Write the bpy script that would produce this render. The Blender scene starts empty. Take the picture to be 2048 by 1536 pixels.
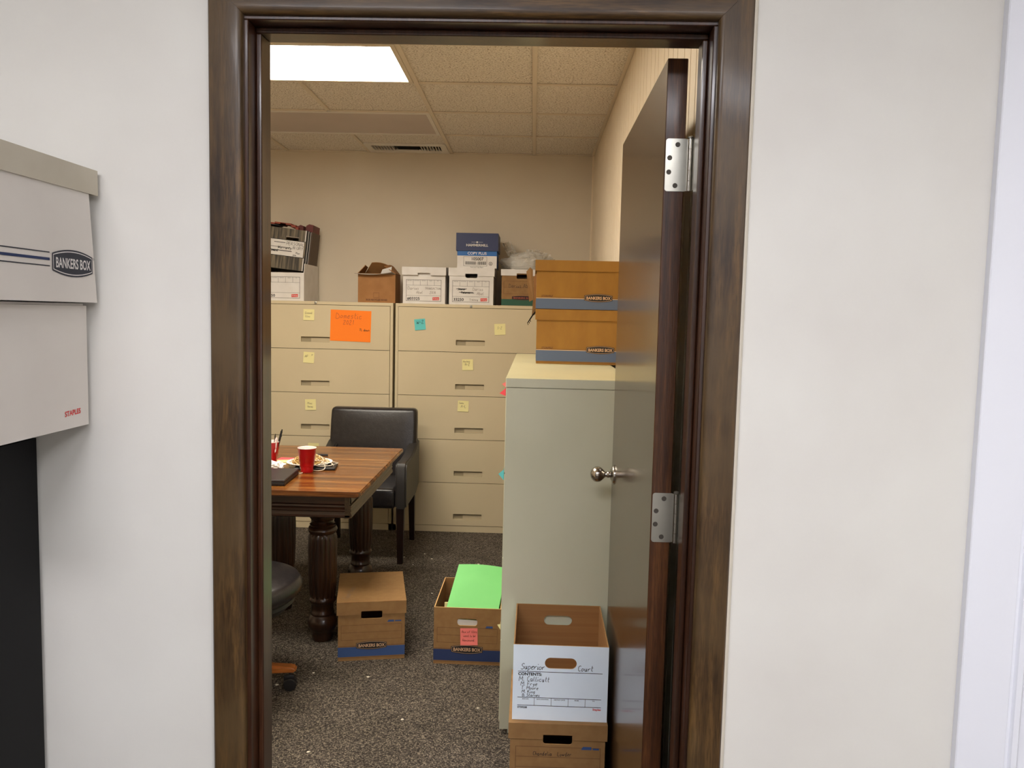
import bpy, bmesh, math, random
from mathutils import Vector, Matrix, noise
random.seed(7)
SC = bpy.context.scene
COL = SC.collection
R = math.radians
PI = math.pi

# ------------------------------------------------------------------ camera
FPX, YAW, PITCH, ROLL, EYE = 1622.0, -.0243, .0848, -.0228, 1.5416
fw = Vector((math.sin(YAW)*math.cos(PITCH), math.cos(YAW)*math.cos(PITCH), -math.sin(PITCH)))
rt = Vector((math.cos(YAW), -math.sin(YAW), 0)); dn = fw.cross(rt)
r2 = math.cos(ROLL)*rt + math.sin(ROLL)*dn; d2 = -math.sin(ROLL)*rt + math.cos(ROLL)*dn
cam = bpy.data.objects.new('camera', bpy.data.cameras.new('camera')); COL.objects.link(cam)
m4 = Matrix((r2, -d2, -fw)).transposed().to_4x4(); m4.translation = Vector((0, 0, EYE))
cam.matrix_world = m4
cam.data.sensor_fit = 'HORIZONTAL'; cam.data.sensor_width = 36; cam.data.lens = FPX/2048*36
cam.data.clip_start = .02
SC.camera = cam

# ------------------------------------------------------------------ light and exposure
W = bpy.data.worlds.new('world'); SC.world = W; W.use_nodes = True
W.node_tree.nodes['Background'].inputs[0].default_value = (.02, .02, .02, 1)
SC.view_settings.view_transform = 'Standard'; SC.view_settings.look = 'None'
SC.view_settings.exposure = 0; SC.view_settings.gamma = 1
SC.view_settings.use_curve_mapping = False
INNER_LIGHT = 22.5      # emission of the office troffer diffuser
OUTER_LIGHT = 34.0      # emission of the troffers in the near room

# ------------------------------------------------------------------ helpers
def lin(c):
    return tuple((x/255/12.92 if x/255 <= .04045 else ((x/255+.055)/1.055)**2.4) for x in c) + (1,)

def mat(name, col, rough=.6, metal=0, col2=None, scale=20, stretch=(1, 1, 1), bump=0, bscale=None,
        detail=4, lo=.35, hi=.65, spec=.5, coat=0, emit=None, estr=0, alpha=None, kind='noise', dist=0):
    m = bpy.data.materials.new(name); m.use_nodes = True
    nt = m.node_tree; b = nt.nodes['Principled BSDF']
    b.inputs['Base Color'].default_value = lin(col)
    b.inputs['Roughness'].default_value = rough
    b.inputs['Metallic'].default_value = metal
    b.inputs['Specular IOR Level'].default_value = spec
    b.inputs['Coat Weight'].default_value = coat; b.inputs['Coat Roughness'].default_value = .15
    if emit: b.inputs['Emission Color'].default_value = lin(emit); b.inputs['Emission Strength'].default_value = estr
    if alpha is not None: b.inputs['Alpha'].default_value = alpha
    if col2 or bump:
        tc = nt.nodes.new('ShaderNodeTexCoord'); mp = nt.nodes.new('ShaderNodeMapping')
        mp.inputs['Scale'].default_value = stretch
        nt.links.new(tc.outputs['Object'], mp.inputs[0])
    if col2:
        n = nt.nodes.new('ShaderNodeTexNoise'); n.inputs['Scale'].default_value = scale
        n.inputs['Detail'].default_value = detail; n.inputs['Distortion'].default_value = dist
        cr = nt.nodes.new('ShaderNodeValToRGB')
        cr.color_ramp.elements[0].position = lo; cr.color_ramp.elements[1].position = hi
        cr.color_ramp.elements[0].color = lin(col); cr.color_ramp.elements[1].color = lin(col2)
        nt.links.new(mp.outputs[0], n.inputs['Vector']); nt.links.new(n.outputs[0], cr.inputs[0])
        nt.links.new(cr.outputs[0], b.inputs['Base Color'])
    if bump:
        n2 = nt.nodes.new('ShaderNodeTexNoise'); n2.inputs['Scale'].default_value = bscale or scale
        n2.inputs['Detail'].default_value = detail
        bp = nt.nodes.new('ShaderNodeBump'); bp.inputs['Strength'].default_value = bump
        bp.inputs['Distance'].default_value = .002
        nt.links.new(mp.outputs[0], n2.inputs['Vector']); nt.links.new(n2.outputs[0], bp.inputs['Height'])
        nt.links.new(bp.outputs[0], b.inputs['Normal'])
    return m

def tile_mat():
    m = mat('acoustic_tile', (238, 231, 219), .95, col2=(230, 221, 207), scale=60)
    nt = m.node_tree; b = nt.nodes['Principled BSDF']
    tc = nt.nodes.new('ShaderNodeTexCoord'); mp = nt.nodes.new('ShaderNodeMapping')
    mp.inputs['Scale'].default_value = (1, 1.9, 1)
    n = nt.nodes.new('ShaderNodeTexNoise'); n.inputs['Scale'].default_value = 120; n.inputs['Detail'].default_value = 2
    n.inputs['Distortion'].default_value = .6
    cr = nt.nodes.new('ShaderNodeValToRGB'); cr.color_ramp.elements[0].position = .37; cr.color_ramp.elements[1].position = .425
    nt.links.new(tc.outputs['Object'], mp.inputs[0]); nt.links.new(mp.outputs[0], n.inputs['Vector'])
    nt.links.new(n.outputs[0], cr.inputs[0])
    src = b.inputs['Base Color'].links[0].from_socket
    mx = nt.nodes.new('ShaderNodeMix'); mx.data_type = 'RGBA'
    mx.inputs[6].default_value = lin((132, 110, 82))
    nt.links.new(cr.outputs[0], mx.inputs[0]); nt.links.new(src, mx.inputs[7])
    nt.links.new(mx.outputs[2], b.inputs['Base Color'])
    bp = nt.nodes.new('ShaderNodeBump'); bp.inputs['Distance'].default_value = .003; bp.inputs['Strength'].default_value = .6
    nt.links.new(cr.outputs[0], bp.inputs['Height']); nt.links.new(bp.outputs[0], b.inputs['Normal'])
    return m

def wood(name, c1, c2, c3, axis='z', rough=.35, grain=9, coat=0, bump=.15, blotch=None, bscale=3):
    """stained wood with long fibres along axis"""
    m = bpy.data.materials.new(name); m.use_nodes = True
    nt = m.node_tree; b = nt.nodes['Principled BSDF']; L = nt.links.new
    k_ = .09 if 'casing' in name else .045; st = {'z': (1, 1, k_), 'x': (k_, 1, 1), 'y': (1, k_, 1)}[axis]
    tc = nt.nodes.new('ShaderNodeTexCoord'); mp = nt.nodes.new('ShaderNodeMapping'); mp.inputs['Scale'].default_value = st
    L(tc.outputs['Object'], mp.inputs[0])
    n1 = nt.nodes.new('ShaderNodeTexNoise'); n1.inputs['Scale'].default_value = grain*5; n1.inputs['Detail'].default_value = 6
    n1.inputs['Distortion'].default_value = .3; n1.inputs['Roughness'].default_value = .62
    n2 = nt.nodes.new('ShaderNodeTexNoise'); n2.inputs['Scale'].default_value = grain*38; n2.inputs['Detail'].default_value = 3
    L(mp.outputs[0], n1.inputs['Vector']); L(mp.outputs[0], n2.inputs['Vector'])
    cr = nt.nodes.new('ShaderNodeValToRGB'); e = cr.color_ramp.elements
    e[0].position = .3; e[0].color = lin(c1); e[1].position = .72; e[1].color = lin(c3)
    k = e.new(.5); k.color = lin(c2)
    L(n1.outputs[0], cr.inputs[0])
    r2_ = nt.nodes.new('ShaderNodeValToRGB'); r2_.color_ramp.elements[0].position = .38; r2_.color_ramp.elements[1].position = .55
    r2_.color_ramp.elements[0].color = (.55, .55, .55, 1); L(n2.outputs[0], r2_.inputs[0])
    mx = nt.nodes.new('ShaderNodeMix'); mx.data_type = 'RGBA'; mx.blend_type = 'MULTIPLY'; mx.inputs[0].default_value = .8
    L(cr.outputs[0], mx.inputs[6]); L(r2_.outputs[0], mx.inputs[7])
    out = mx.outputs[2]
    if blotch:
        n3 = nt.nodes.new('ShaderNodeTexNoise'); n3.inputs['Scale'].default_value = bscale; n3.inputs['Detail'].default_value = 3
        L(tc.outputs['Object'], n3.inputs['Vector'])
        r3 = nt.nodes.new('ShaderNodeValToRGB'); r3.color_ramp.elements[0].position = .42; r3.color_ramp.elements[1].position = .72
        L(n3.outputs[0], r3.inputs[0])
        m2 = nt.nodes.new('ShaderNodeMix'); m2.data_type = 'RGBA'; m2.inputs[7].default_value = lin(blotch)
        L(r3.outputs[0], m2.inputs[0]); L(out, m2.inputs[6]); out = m2.outputs[2]
    L(out, b.inputs['Base Color'])
    bp = nt.nodes.new('ShaderNodeBump'); bp.inputs['Strength'].default_value = bump; bp.inputs['Distance'].default_value = .001
    L(n2.outputs[0], bp.inputs['Height']); L(bp.outputs[0], b.inputs['Normal'])
    b.inputs['Roughness'].default_value = rough; b.inputs['Coat Weight'].default_value = coat
    b.inputs['Coat Roughness'].default_value = .12; b.inputs['Specular IOR Level'].default_value = .35
    return m

def carpet_mat():
    m = bpy.data.materials.new('loop_carpet'); m.use_nodes = True
    nt = m.node_tree; b = nt.nodes['Principled BSDF']; L = nt.links.new
    tc = nt.nodes.new('ShaderNodeTexCoord')
    v = nt.nodes.new('ShaderNodeTexVoronoi'); v.inputs['Scale'].default_value = 230
    L(tc.outputs['Object'], v.inputs['Vector'])
    n = nt.nodes.new('ShaderNodeTexNoise'); n.inputs['Scale'].default_value = 5; n.inputs['Detail'].default_value = 4
    L(tc.outputs['Object'], n.inputs['Vector'])
    cr = nt.nodes.new('ShaderNodeValToRGB'); e = cr.color_ramp.elements
    e[0].position = .1; e[0].color = lin((50, 45, 41)); e[1].position = .9; e[1].color = lin((138, 127, 112))
    k = e.new(.45); k.color = lin((82, 75, 69)); k = e.new(.75); k.color = lin((102, 94, 85))
    sep = nt.nodes.new('ShaderNodeSeparateColor'); L(v.outputs['Color'], sep.inputs[0]); L(sep.outputs[0], cr.inputs[0])
    mx = nt.nodes.new('ShaderNodeMix'); mx.data_type = 'RGBA'; mx.blend_type = 'MULTIPLY'; mx.inputs[0].default_value = .35
    r2_ = nt.nodes.new('ShaderNodeValToRGB'); r2_.color_ramp.elements[0].position = .35; r2_.color_ramp.elements[1].position = .6
    r2_.color_ramp.elements[0].color = (.55, .55, .5, 1); L(n.outputs[0], r2_.inputs[0])
    L(cr.outputs[0], mx.inputs[6]); L(r2_.outputs[0], mx.inputs[7]); L(mx.outputs[2], b.inputs['Base Color'])
    bp = nt.nodes.new('ShaderNodeBump'); bp.inputs['Strength'].default_value = .9; bp.inputs['Distance'].default_value = .003
    bp.invert = True
    L(v.outputs['Distance'], bp.inputs['Height']); L(bp.outputs[0], b.inputs['Normal'])
    b.inputs['Roughness'].default_value = 1; b.inputs['Specular IOR Level'].default_value = .1
    return m

def obj(name, bm, m, parent=None, smooth=False, loc=None, rot=None):
    me = bpy.data.meshes.new(name)
    bmesh.ops.recalc_face_normals(bm, faces=bm.faces[:])
    bm.to_mesh(me); bm.free()
    if isinstance(m, (list, tuple)):
        for x in m: me.materials.append(x)
    else: me.materials.append(m)
    if smooth:
        for p in me.polygons: p.use_smooth = True
        try: me.set_sharp_from_angle(angle=R(38))
        except Exception: pass
    o = bpy.data.objects.new(name, me); COL.objects.link(o)
    if parent: o.parent = parent
    if loc: o.location = loc
    if rot: o.rotation_euler = rot
    return o

def tag(o, label, cat, group=None):
    o['label'] = label; o['category'] = cat
    if group: o['group'] = group
    return o

def thing(name, label, cat, loc=(0, 0, 0), rz=0, group=None, rot=None):
    o = bpy.data.objects.new(name, None); COL.objects.link(o); o.empty_display_size = .05
    o.location = loc; o.rotation_euler = rot or (0, 0, rz)
    return tag(o, label, cat, group)

def struct(name, bm, m, parent=None, smooth=False):
    o = obj(name, bm, m, parent, smooth)
    if not parent: o['kind'] = 'structure'
    return o

def NB(): return bmesh.new()

def bx(bm, x0, y0, z0, x1, y1, z1, bev=0, seg=2, mi=0):
    vs = [bm.verts.new(p) for p in ((x0, y0, z0), (x1, y0, z0), (x1, y1, z0), (x0, y1, z0),
                                    (x0, y0, z1), (x1, y0, z1), (x1, y1, z1), (x0, y1, z1))]
    fs = [bm.faces.new([vs[i] for i in q]) for q in ((3, 2, 1, 0), (4, 5, 6, 7), (0, 1, 5, 4), (1, 2, 6, 5), (2, 3, 7, 6), (3, 0, 4, 7))]
    for f in fs: f.material_index = mi
    if bev:
        es = list({e for f in fs for e in f.edges})
        bmesh.ops.bevel(bm, geom=es, offset=bev, segments=seg, profile=.5, affect='EDGES')
    return vs

def prism(bm, pts, d, holes=(), mi=0):
    """pts: 3D planar outline, extruded by vector d; holes: list of outlines"""
    n0 = set(bm.faces); edges = []
    for loop in [pts]+list(holes):
        vs = [bm.verts.new(p) for p in loop]
        for i in range(len(vs)): edges.append(bm.edges.new((vs[i], vs[(i+1) % len(vs)])))
    if holes:
        bmesh.ops.triangle_fill(bm, use_beauty=True, use_dissolve=False, edges=edges)
    else:
        bmesh.ops.contextual_create(bm, geom=edges)
    new = [f for f in bm.faces if f not in n0]
    if Vector(d).length > 0:
        r = bmesh.ops.extrude_face_region(bm, geom=new)
        vv = [g for g in r['geom'] if isinstance(g, bmesh.types.BMVert)]
        bmesh.ops.translate(bm, vec=Vector(d), verts=vv)
        if not holes or True:
            pass
    for f in bm.faces:
        if f not in n0: f.material_index = mi

def lathe(bm, prof, cx=0, cy=0, z=0, seg=24, cap=True, flute=None):
    rings = []
    for k, (r, h) in enumerate(prof):
        ring = []
        for i in range(seg):
            a = 2*PI*i/seg; rr = r
            if flute and flute[0] <= k <= flute[1]: rr = r*(1-flute[3]*(.5+.5*math.cos(flute[2]*a))**2)
            ring.append(bm.verts.new((cx+rr*math.cos(a), cy+rr*math.sin(a), z+h)))
        rings.append(ring)
    for a, b in zip(rings, rings[1:]):
        for i in range(seg): bm.faces.new((a[i], a[(i+1) % seg], b[(i+1) % seg], b[i]))
    if cap: bm.faces.new(rings[0][::-1]); bm.faces.new(rings[-1])
    return rings

def tube(bm, pts, r, seg=6, closed=False):
    pts = [Vector(p) for p in pts]; rings = []
    up = Vector((0, 0, 1))
    for i, p in enumerate(pts):
        t = (pts[min(i+1, len(pts)-1)]-pts[max(i-1, 0)])
        t = t.normalized() if t.length > 1e-9 else Vector((1, 0, 0))
        a = t.cross(up)
        if a.length < .05: a = t.cross(Vector((0, 1, 0)))
        a.normalize(); b = a.cross(t)
        rings.append([bm.verts.new(p+(a*math.cos(2*PI*k/seg)+b*math.sin(2*PI*k/seg))*r) for k in range(seg)])
    for a, b in zip(rings, rings[1:]):
        for k in range(seg): bm.faces.new((a[k], a[(k+1) % seg], b[(k+1) % seg], b[k]))
    bm.faces.new(rings[0]); bm.faces.new(rings[-1][::-1])

def rrect(cx, cz, hw, hh, r=None, n=5, top=True):
    """rounded rectangle outline in 2D"""
    r = min(hw, hh) if r is None else r; o = []
    for sx, sz, a0 in ((1, 1, 0), (-1, 1, 90), (-1, -1, 180), (1, -1, 270)):
        for k in range(n+1):
            a = R(a0+90*k/n); rr = r if (top or sz < 0) else .001
            o.append((cx+sx*(hw-rr)+rr*math.cos(a), cz+sz*(hh-rr)+rr*math.sin(a)))
    return o

def XZ(pts, y=0): return [(p[0], y, p[1]) for p in pts]

# ---- lettering: printed (built-in font) and handwritten (single strokes), both in the local XZ plane facing -Y
def text(bm, s, x, z, h, y=0, sx=1, bold=0, align='LEFT', mi=0, shear=0):
    c = bpy.data.curves.new('t', 'FONT'); c.body = s; c.size = h*1.38; c.offset = bold; c.align_x = align
    c.shear = shear; c.resolution_u = 3
    o = bpy.data.objects.new('t', c); me = bpy.data.meshes.new_from_object(o)
    vs = [bm.verts.new((x+v.co.x*sx, y, z+v.co.y)) for v in me.vertices]
    for p in me.polygons:
        try:
            f = bm.faces.new([vs[i] for i in p.vertices]); f.material_index = mi
        except ValueError: pass
    bpy.data.objects.remove(o); bpy.data.curves.remove(c); bpy.data.meshes.remove(me)

HW = {'A': '00 38 60|13 53', 'B': '00 08 47 44 04|04 54 51 00', 'C': '57 38 16 12 30 51', 'D': '00 08|08 46 62 30 00', 'E': '58 08 00 50|04 44',
 'F': '58 08 00|04 44', 'H': '00 08|04 54|58 50', 'I': '00 08', 'K': '00 08|58 03|24 60', 'L': '08 00 50', 'M': '00 18 43 78 80', 'N': '00 08 50 58',
 'O': '38 05 12 40 64 57 38', 'P': '00 08|08 57 54 03', 'R': '00 08 57 54 04|24 60', 'S': '57 38 16 34 53 41 20 01', 'T': '08 68|38 30', 'W': '08 10 35 50 78',
 'Z': '08 58 00 60', 'V': '08 30 58', 'Y': '08 34 58|34 30', 'U': '08 02 30 52 58', 'X': '08 50|58 00', 'G': '57 38 05 12 30 52 54 34',
 'a': '44 14 01 20 43 44 40 51', 'b': '08 00 30 43 24 03', 'c': '44 14 01 20 41', 'd': '44 14 01 20 43|48 40 51', 'e': '02 33 44 14 01 20 41',
 'f': '47 28 26 20|04 44', 'g': '44 14 01 31 44 3a 0a', 'h': '08 00|03 24 43 40', 'i': '04 00 11|06 07', 'k': '08 00|34 02 40', 'l': '08 01 20',
 'm': '04 00|03 14 23 20|23 34 43 40', 'n': '04 00|03 24 43 40', 'o': '14 02 10 31 43 14', 'p': '04 0b|04 34 42 20 01', 'r': '04 00|02 24 44',
 's': '44 14 12 32 30 00', 't': '18 11 30|05 35', 'u': '04 01 20 34|34 30 41', 'v': '04 20 44', 'w': '04 10 23 30 54', 'y': '04 21 44|44 2a 0a', 'x': '04 40|44 00',
 '.': '00 01', '-': '04 44', ',': '01 0a', '0': '28 04 20 44 28', '1': '17 28 20', '2': '06 28 46 00 50', '4': '38 03 53|38 30', '8': '24 47 28 06 24 42 20 02 24',
 '9': '46 28 05 34 47 40', '7': '08 48 10', '#': '10 28|40 58|03 64|05 66', '?': '06 28 46 23 21', '~': '03 15 32 44'}
def hand(bm, s, x, z, h, y=0, w=.0016, shear=.12, sx=1.0, jit=.25, mi=0, sp=1.9, rnd=None):
    rnd = rnd or random.Random(len(s)*7+int(abs(x)*900)); px = x; u = h/8
    for ch in s:
        g = HW.get(ch)
        if g is None: px += u*3.6*sx; continue
        mxw = 0; dz = rnd.uniform(-.4, .4)*u
        for st in g.split('|'):
            P = []
            for pr in st.split():
                a = int(pr[0]); b = {'a': -2, 'b': -3}.get(pr[1], None); b = int(pr[1]) if b is None else b
                mxw = max(mxw, a)
                P.append(Vector(((a+rnd.uniform(-jit, jit))*u*.8*sx+b*u*shear, (b+rnd.uniform(-jit, jit))*u)))
            if len(P) > 2:                      # smooth
                Q = []
                for i in range(len(P)-1):
                    p0, p1, p2, p3 = P[max(i-1, 0)], P[i], P[i+1], P[min(i+2, len(P)-1)]
                    for k in range(4):
                        t = k/4
                        Q.append(.5*((2*p1)+(p2-p0)*t+(2*p0-5*p1+4*p2-p3)*t*t+(3*p1-3*p2+p3-p0)*t**3))
                Q.append(P[-1]); P = Q
            prev = None
            for i, p in enumerate(P):
                t = P[min(i+1, len(P)-1)]-P[max(i-1, 0)]
                t = t.normalized() if t.length > 1e-9 else Vector((1, 0))
                n = Vector((-t.y, t.x))*w/2
                a = bm.verts.new((px+p.x+n.x, y, z+dz+p.y+n.y)); b = bm.verts.new((px+p.x-n.x, y, z+dz+p.y-n.y))
                if prev: bm.faces.new((prev[0], prev[1], b, a)).material_index = mi
                prev = (a, b)
        px += u*(mxw*.8+sp)*sx
    return px

def rect(bm, x0, z0, x1, z1, y=0, mi=0):
    bm.faces.new([bm.verts.new(p) for p in ((x0, y, z0), (x1, y, z0), (x1, y, z1), (x0, y, z1))]).material_index = mi
def frame2(bm, x0, z0, x1, z1, w, y=0, mi=0):
    rect(bm, x0, z0, x1, z0+w, y, mi); rect(bm, x0, z1-w, x1, z1, y, mi)
    rect(bm, x0, z0+w, x0+w, z1-w, y, mi); rect(bm, x1-w, z0+w, x1, z1-w, y, mi)

# ------------------------------------------------------------------ materials
M = {}
M['wall_out'] = mat('white_wall_paint', (214, 212, 206), .55, col2=(208, 205, 199), scale=3, bump=.12, bscale=60)
M['wall_in'] = mat('beige_wall_paint', (214, 202, 182), .7, col2=(210, 197, 176), scale=2, bump=.1, bscale=80)
M['panel'] = mat('cream_wall_panel', (232, 216, 190), .5, col2=(226, 209, 182), scale=3)
M['ceil_out'] = mat('white_ceiling', (225, 223, 218), .9, bump=.1, bscale=90)
M['tile'] = tile_mat()
M['tbar'] = mat('cream_grid_metal', (218, 205, 184), .5)
M['carpet'] = carpet_mat()
M['casing_z'] = wood('stained_casing', (40, 25, 12), (68, 48, 25), (108, 80, 44), 'z', .42, 8, .1, .2, blotch=(82, 64, 40), bscale=5)
M['casing_x'] = wood('stained_casing_head', (40, 25, 12), (68, 48, 25), (108, 80, 44), 'x', .42, 8, .1, .2, blotch=(82, 64, 40), bscale=5)
M['jamb'] = wood('dark_stained_jamb', (42, 22, 12), (56, 31, 18), (74, 44, 26), 'z', .3, 5, .4, .08)
M['door_face'] = wood('door_veneer', (56, 38, 20), (64, 44, 24), (74, 52, 30), 'z', .26, 6, .4, .06)
M['door_edge'] = wood('door_edge_oak', (44, 22, 10), (74, 42, 20), (104, 64, 32), 'z', .38, 12, .15, .4)
M['steel'] = mat('satin_steel', (190, 188, 178), .33, .9, col2=(170, 168, 158), scale=8)
M['nickel'] = mat('brushed_nickel', (176, 170, 162), .2, 1)
M['screw'] = mat('screw_steel', (74, 68, 60), .55, .3)
M['white_trim'] = mat('glossy_white_trim', (226, 228, 236), .35)
M['caulk'] = mat('cream_caulk', (214, 206, 190), .5)
M['black_metal'] = mat('black_cabinet_enamel', (11, 11, 12), .5, col2=(13, 13, 14), scale=3, spec=.15)
M['gap'] = mat('dark_gap', (14, 12, 10), .9)
M['putty'] = mat('putty_enamel', (205, 190, 158), .42, col2=(200, 185, 153), scale=2)
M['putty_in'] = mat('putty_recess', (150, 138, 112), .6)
M['paper_slip_shaded'] = mat('paper_slip_shaded', (184, 170, 142), .8)  # slip colour darkened to carry the shade inside the drawer pull
M['sage'] = mat('sage_enamel', (198, 198, 176), .3, col2=(192, 192, 169), scale=2.5)
M['sage_top'] = mat('sage_top_enamel', (206, 198, 158), .28, col2=(198, 190, 150), scale=3)
M['kraft'] = mat('kraft_board', (146, 110, 66), .75, col2=(138, 102, 60), scale=30, bump=.1, bscale=200)
M['kraft_o'] = mat('golden_kraft_board', (150, 106, 34), .7, col2=(142, 98, 29), scale=20, stretch=(1, 1, .4))
M['kraft_in'] = mat('kraft_inside', (152, 110, 64), .85, col2=(144, 102, 58), scale=8, stretch=(.2, .2, 12))
M['kraft_d'] = mat('brown_kraft_board', (160, 112, 66), .8, col2=(150, 104, 58), scale=14)
M['board_edge'] = mat('board_edge', (216, 172, 112), .85)
M['white_bd'] = mat('white_board', (222, 218, 214), .6, col2=(214, 209, 204), scale=12)
M['white_cool_lit'] = mat('white_board_cool_lit', (232, 244, 255), .6, col2=(226, 239, 252), scale=6)  # white board; cool light from the near room put into the colour as blue
M['white_bd_old'] = mat('aged_white_board', (222, 216, 208), .6, col2=(212, 205, 197), scale=4, lo=.3, hi=.75)
M['lid_old'] = mat('aged_lid_board', (196, 188, 170), .55, col2=(182, 172, 152), scale=5)
M['grey_bd'] = mat('grey_board', (150, 138, 126), .8)
M['blue'] = mat('blue_print', (52, 78, 128), .65)
M['blue_dk'] = mat('navy_print', (34, 50, 92), .65)
M['slate'] = mat('slate_blue_print', (84, 98, 124), .65)
M['green_pr'] = mat('green_print', (40, 84, 66), .7)
M['ink'] = mat('black_print', (26, 22, 22), .7)
M['ink_navy'] = mat('dark_navy_print', (30, 32, 44), .6)
M['ink_br'] = mat('brown_line_print', (92, 56, 30), .7)
M['pen'] = mat('pen_ink', (34, 29, 31), .7)
M['pencil'] = mat('faint_ink', (120, 108, 100), .8)
M['red_pr'] = mat('red_print', (206, 46, 44), .6)
M['cream_pr'] = mat('cream_print', (224, 190, 150), .6)
M['copper_pr'] = mat('tan_print', (206, 168, 132), .6)
M['yellow_n'] = mat('yellow_note_paper', (232, 222, 160), .8)
M['teal_n'] = mat('teal_note_paper', (98, 196, 196), .8)
M['pink_n'] = mat('pink_note_paper', (244, 128, 120), .8)
M['coral_n'] = mat('coral_note_paper', (250, 84, 92), .8)
M['orange_n'] = mat('orange_paper', (255, 130, 24), .75)
M['green_f'] = mat('bright_green_folder', (124, 206, 120), .7, col2=(116, 198, 113), scale=4)
M['green_d'] = mat('dark_green_folder', (24, 96, 62), .7)
M['leather'] = mat('black_leather', (38, 34, 35), .3, col2=(28, 25, 26), scale=40, bump=.25, bscale=160)
M['leather_arm'] = mat('black_leather_side', (40, 36, 33), .45, bump=.25, bscale=160)
M['chair_leg'] = wood('espresso_wood', (24, 12, 8), (34, 17, 11), (44, 24, 16), 'z', .4, 6)
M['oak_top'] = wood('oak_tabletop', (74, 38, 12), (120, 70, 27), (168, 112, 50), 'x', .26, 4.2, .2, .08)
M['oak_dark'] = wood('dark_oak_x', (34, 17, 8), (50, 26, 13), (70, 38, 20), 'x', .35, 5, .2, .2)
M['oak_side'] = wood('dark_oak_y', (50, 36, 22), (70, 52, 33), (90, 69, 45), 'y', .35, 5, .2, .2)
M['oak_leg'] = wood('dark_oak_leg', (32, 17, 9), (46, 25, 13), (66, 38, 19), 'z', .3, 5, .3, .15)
M['red_cup'] = mat('red_plastic', (190, 14, 22), .28)
M['white_cup'] = mat('white_plastic', (244, 228, 224), .3)
M['black_pl'] = mat('black_plastic', (24, 22, 24), .45)
M['laptop'] = mat('laptop_shell', (44, 40, 44), .38)
M['twine'] = mat('sisal_twine', (228, 196, 132), .85, col2=(212, 176, 108), scale=60)
M['twine_d'] = mat('dark_twine', (170, 132, 72), .9)
M['twine_w'] = mat('white_twine', (240, 226, 204), .85)
M['plate'] = mat('paper_plate', (240, 236, 228), .6)
M['stool_wood'] = wood('orange_beech', (150, 84, 32), (176, 102, 44), (190, 118, 56), 'x', .35, 5, .3)
M['bag'] = mat('clear_plastic_bag', (226, 222, 214), .18, bump=.5, bscale=30, alpha=.42)
M['vent'] = mat('vent_enamel', (226, 220, 210), .45)
M['lens_off'] = mat('unlit_diffuser', (194, 180, 172), .3, col2=(188, 173, 164), scale=2)
M['woodgrain'] = mat('woodgrain_print', (58, 52, 44), .6, col2=(116, 104, 84), scale=60, stretch=(1, 1, .06), lo=.4, hi=.6)
M['navy_bd'] = mat('navy_board', (40, 46, 56), .6)
M['maroon'] = mat('maroon_folder', (112, 44, 40), .6, col2=(92, 34, 34), scale=8)
M['redrope'] = mat('redrope_folder', (158, 78, 58), .7, col2=(140, 64, 48), scale=10)
M['lint'] = mat('paper_lint', (226, 218, 200), .9)

def emis(name, col, strength, band=True):
    m = bpy.data.materials.new(name); m.use_nodes = True; nt = m.node_tree
    b = nt.nodes['Principled BSDF']; b.inputs['Base Color'].default_value = lin((235, 230, 225))
    b.inputs['Emission Color'].default_value = lin(col); b.inputs['Emission Strength'].default_value = strength
    return m
M['lit_in'] = emis('lit_diffuser', (255, 246, 230), INNER_LIGHT)
M['lit_out'] = emis('lit_diffuser_near_room', (250, 249, 255), OUTER_LIGHT)

# ------------------------------------------------------------------ the setting
ZC = 2.7195                      # ceiling height
YB = 6.108; XR = .419            # back wall and right wall of the office
XA = -.6324; T = .6096           # ceiling grid
XL = -3.05; YW0, YW1 = 1.670, 1.808
JL, JR, JZ = -.587, .343, 2.121  # clear door opening
OX0, OX1, OY0 = -2.3, 2.1, -2.1  # near room

b = NB(); bx(b, XL-.1, YW1, -.1, XR+.1, YB+.1, 0); bx(b, OX0-.1, OY0-.1, -.1, OX1+.1, YW1, 0); struct('floor', b, M['carpet'])
b = NB(); bx(b, XL-.1, YB, 0, XR+.1, YB+.1, ZC+.1); struct('wall_back', b, M['wall_in'])
b = NB(); bx(b, XL-.1, YW1, 0, XL, YB, ZC+.1); struct('wall_left', b, M['wall_in'])
# right wall: grooved panelling
b = NB(); pts = [(XR, YW1)]; y = YW1+.03; k = 0
sp = [.085, .102, .085, .136, .085, .102, .119]
while y < YB-.02:
    pts += [(XR, y-.0035), (XR+.008, y-.002), (XR+.008, y+.002), (XR, y+.0035)]; y += sp[k % 7]; k += 1
pts += [(XR, YB), (XR+.1, YB), (XR+.1, YW1)]
prism(b, [(p[0], p[1], 0) for p in pts], (0, 0, ZC+.1)); struct('wall_right', b, M['panel'])
b = NB(); bx(b, XR-.012, YB-.012, 1.0, XR, YB, ZC); struct('trim_1', b, M['panel'])
# door wall, two skins: white on the near side, beige on the office side
def holed_wall(name, y0, y1, m, x0, x1, z1):
    b = NB(); bx(b, x0, y0, 0, JL-.02, y1, z1); bx(b, JR+.02, y0, 0, x1, y1, z1); bx(b, JL-.02, y0, JZ+.02, JR+.02, y1, z1)
    return struct(name, b, m)
holed_wall('wall_front', YW0, YW1-.01, M['wall_out'], OX0-.1, OX1+.1, ZC+.1)
holed_wall('wall_partition', YW1-.01, YW1, M['wall_in'], XL-.1, XR+.1, ZC+.1)
b = NB(); bx(b, OX0-.1, OY0, 0, OX0, YW0, ZC+.1); struct('wall_near_left', b, M['wall_out'])
b = NB(); bx(b, OX1, OY0, 0, OX1+.1, YW0, ZC+.1); struct('wall_near_right', b, M['wall_out'])
b = NB(); bx(b, OX0-.1, OY0-.1, 0, OX1+.1, OY0, ZC+.1); struct('wall_near_back', b, M['wall_out'])
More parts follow.
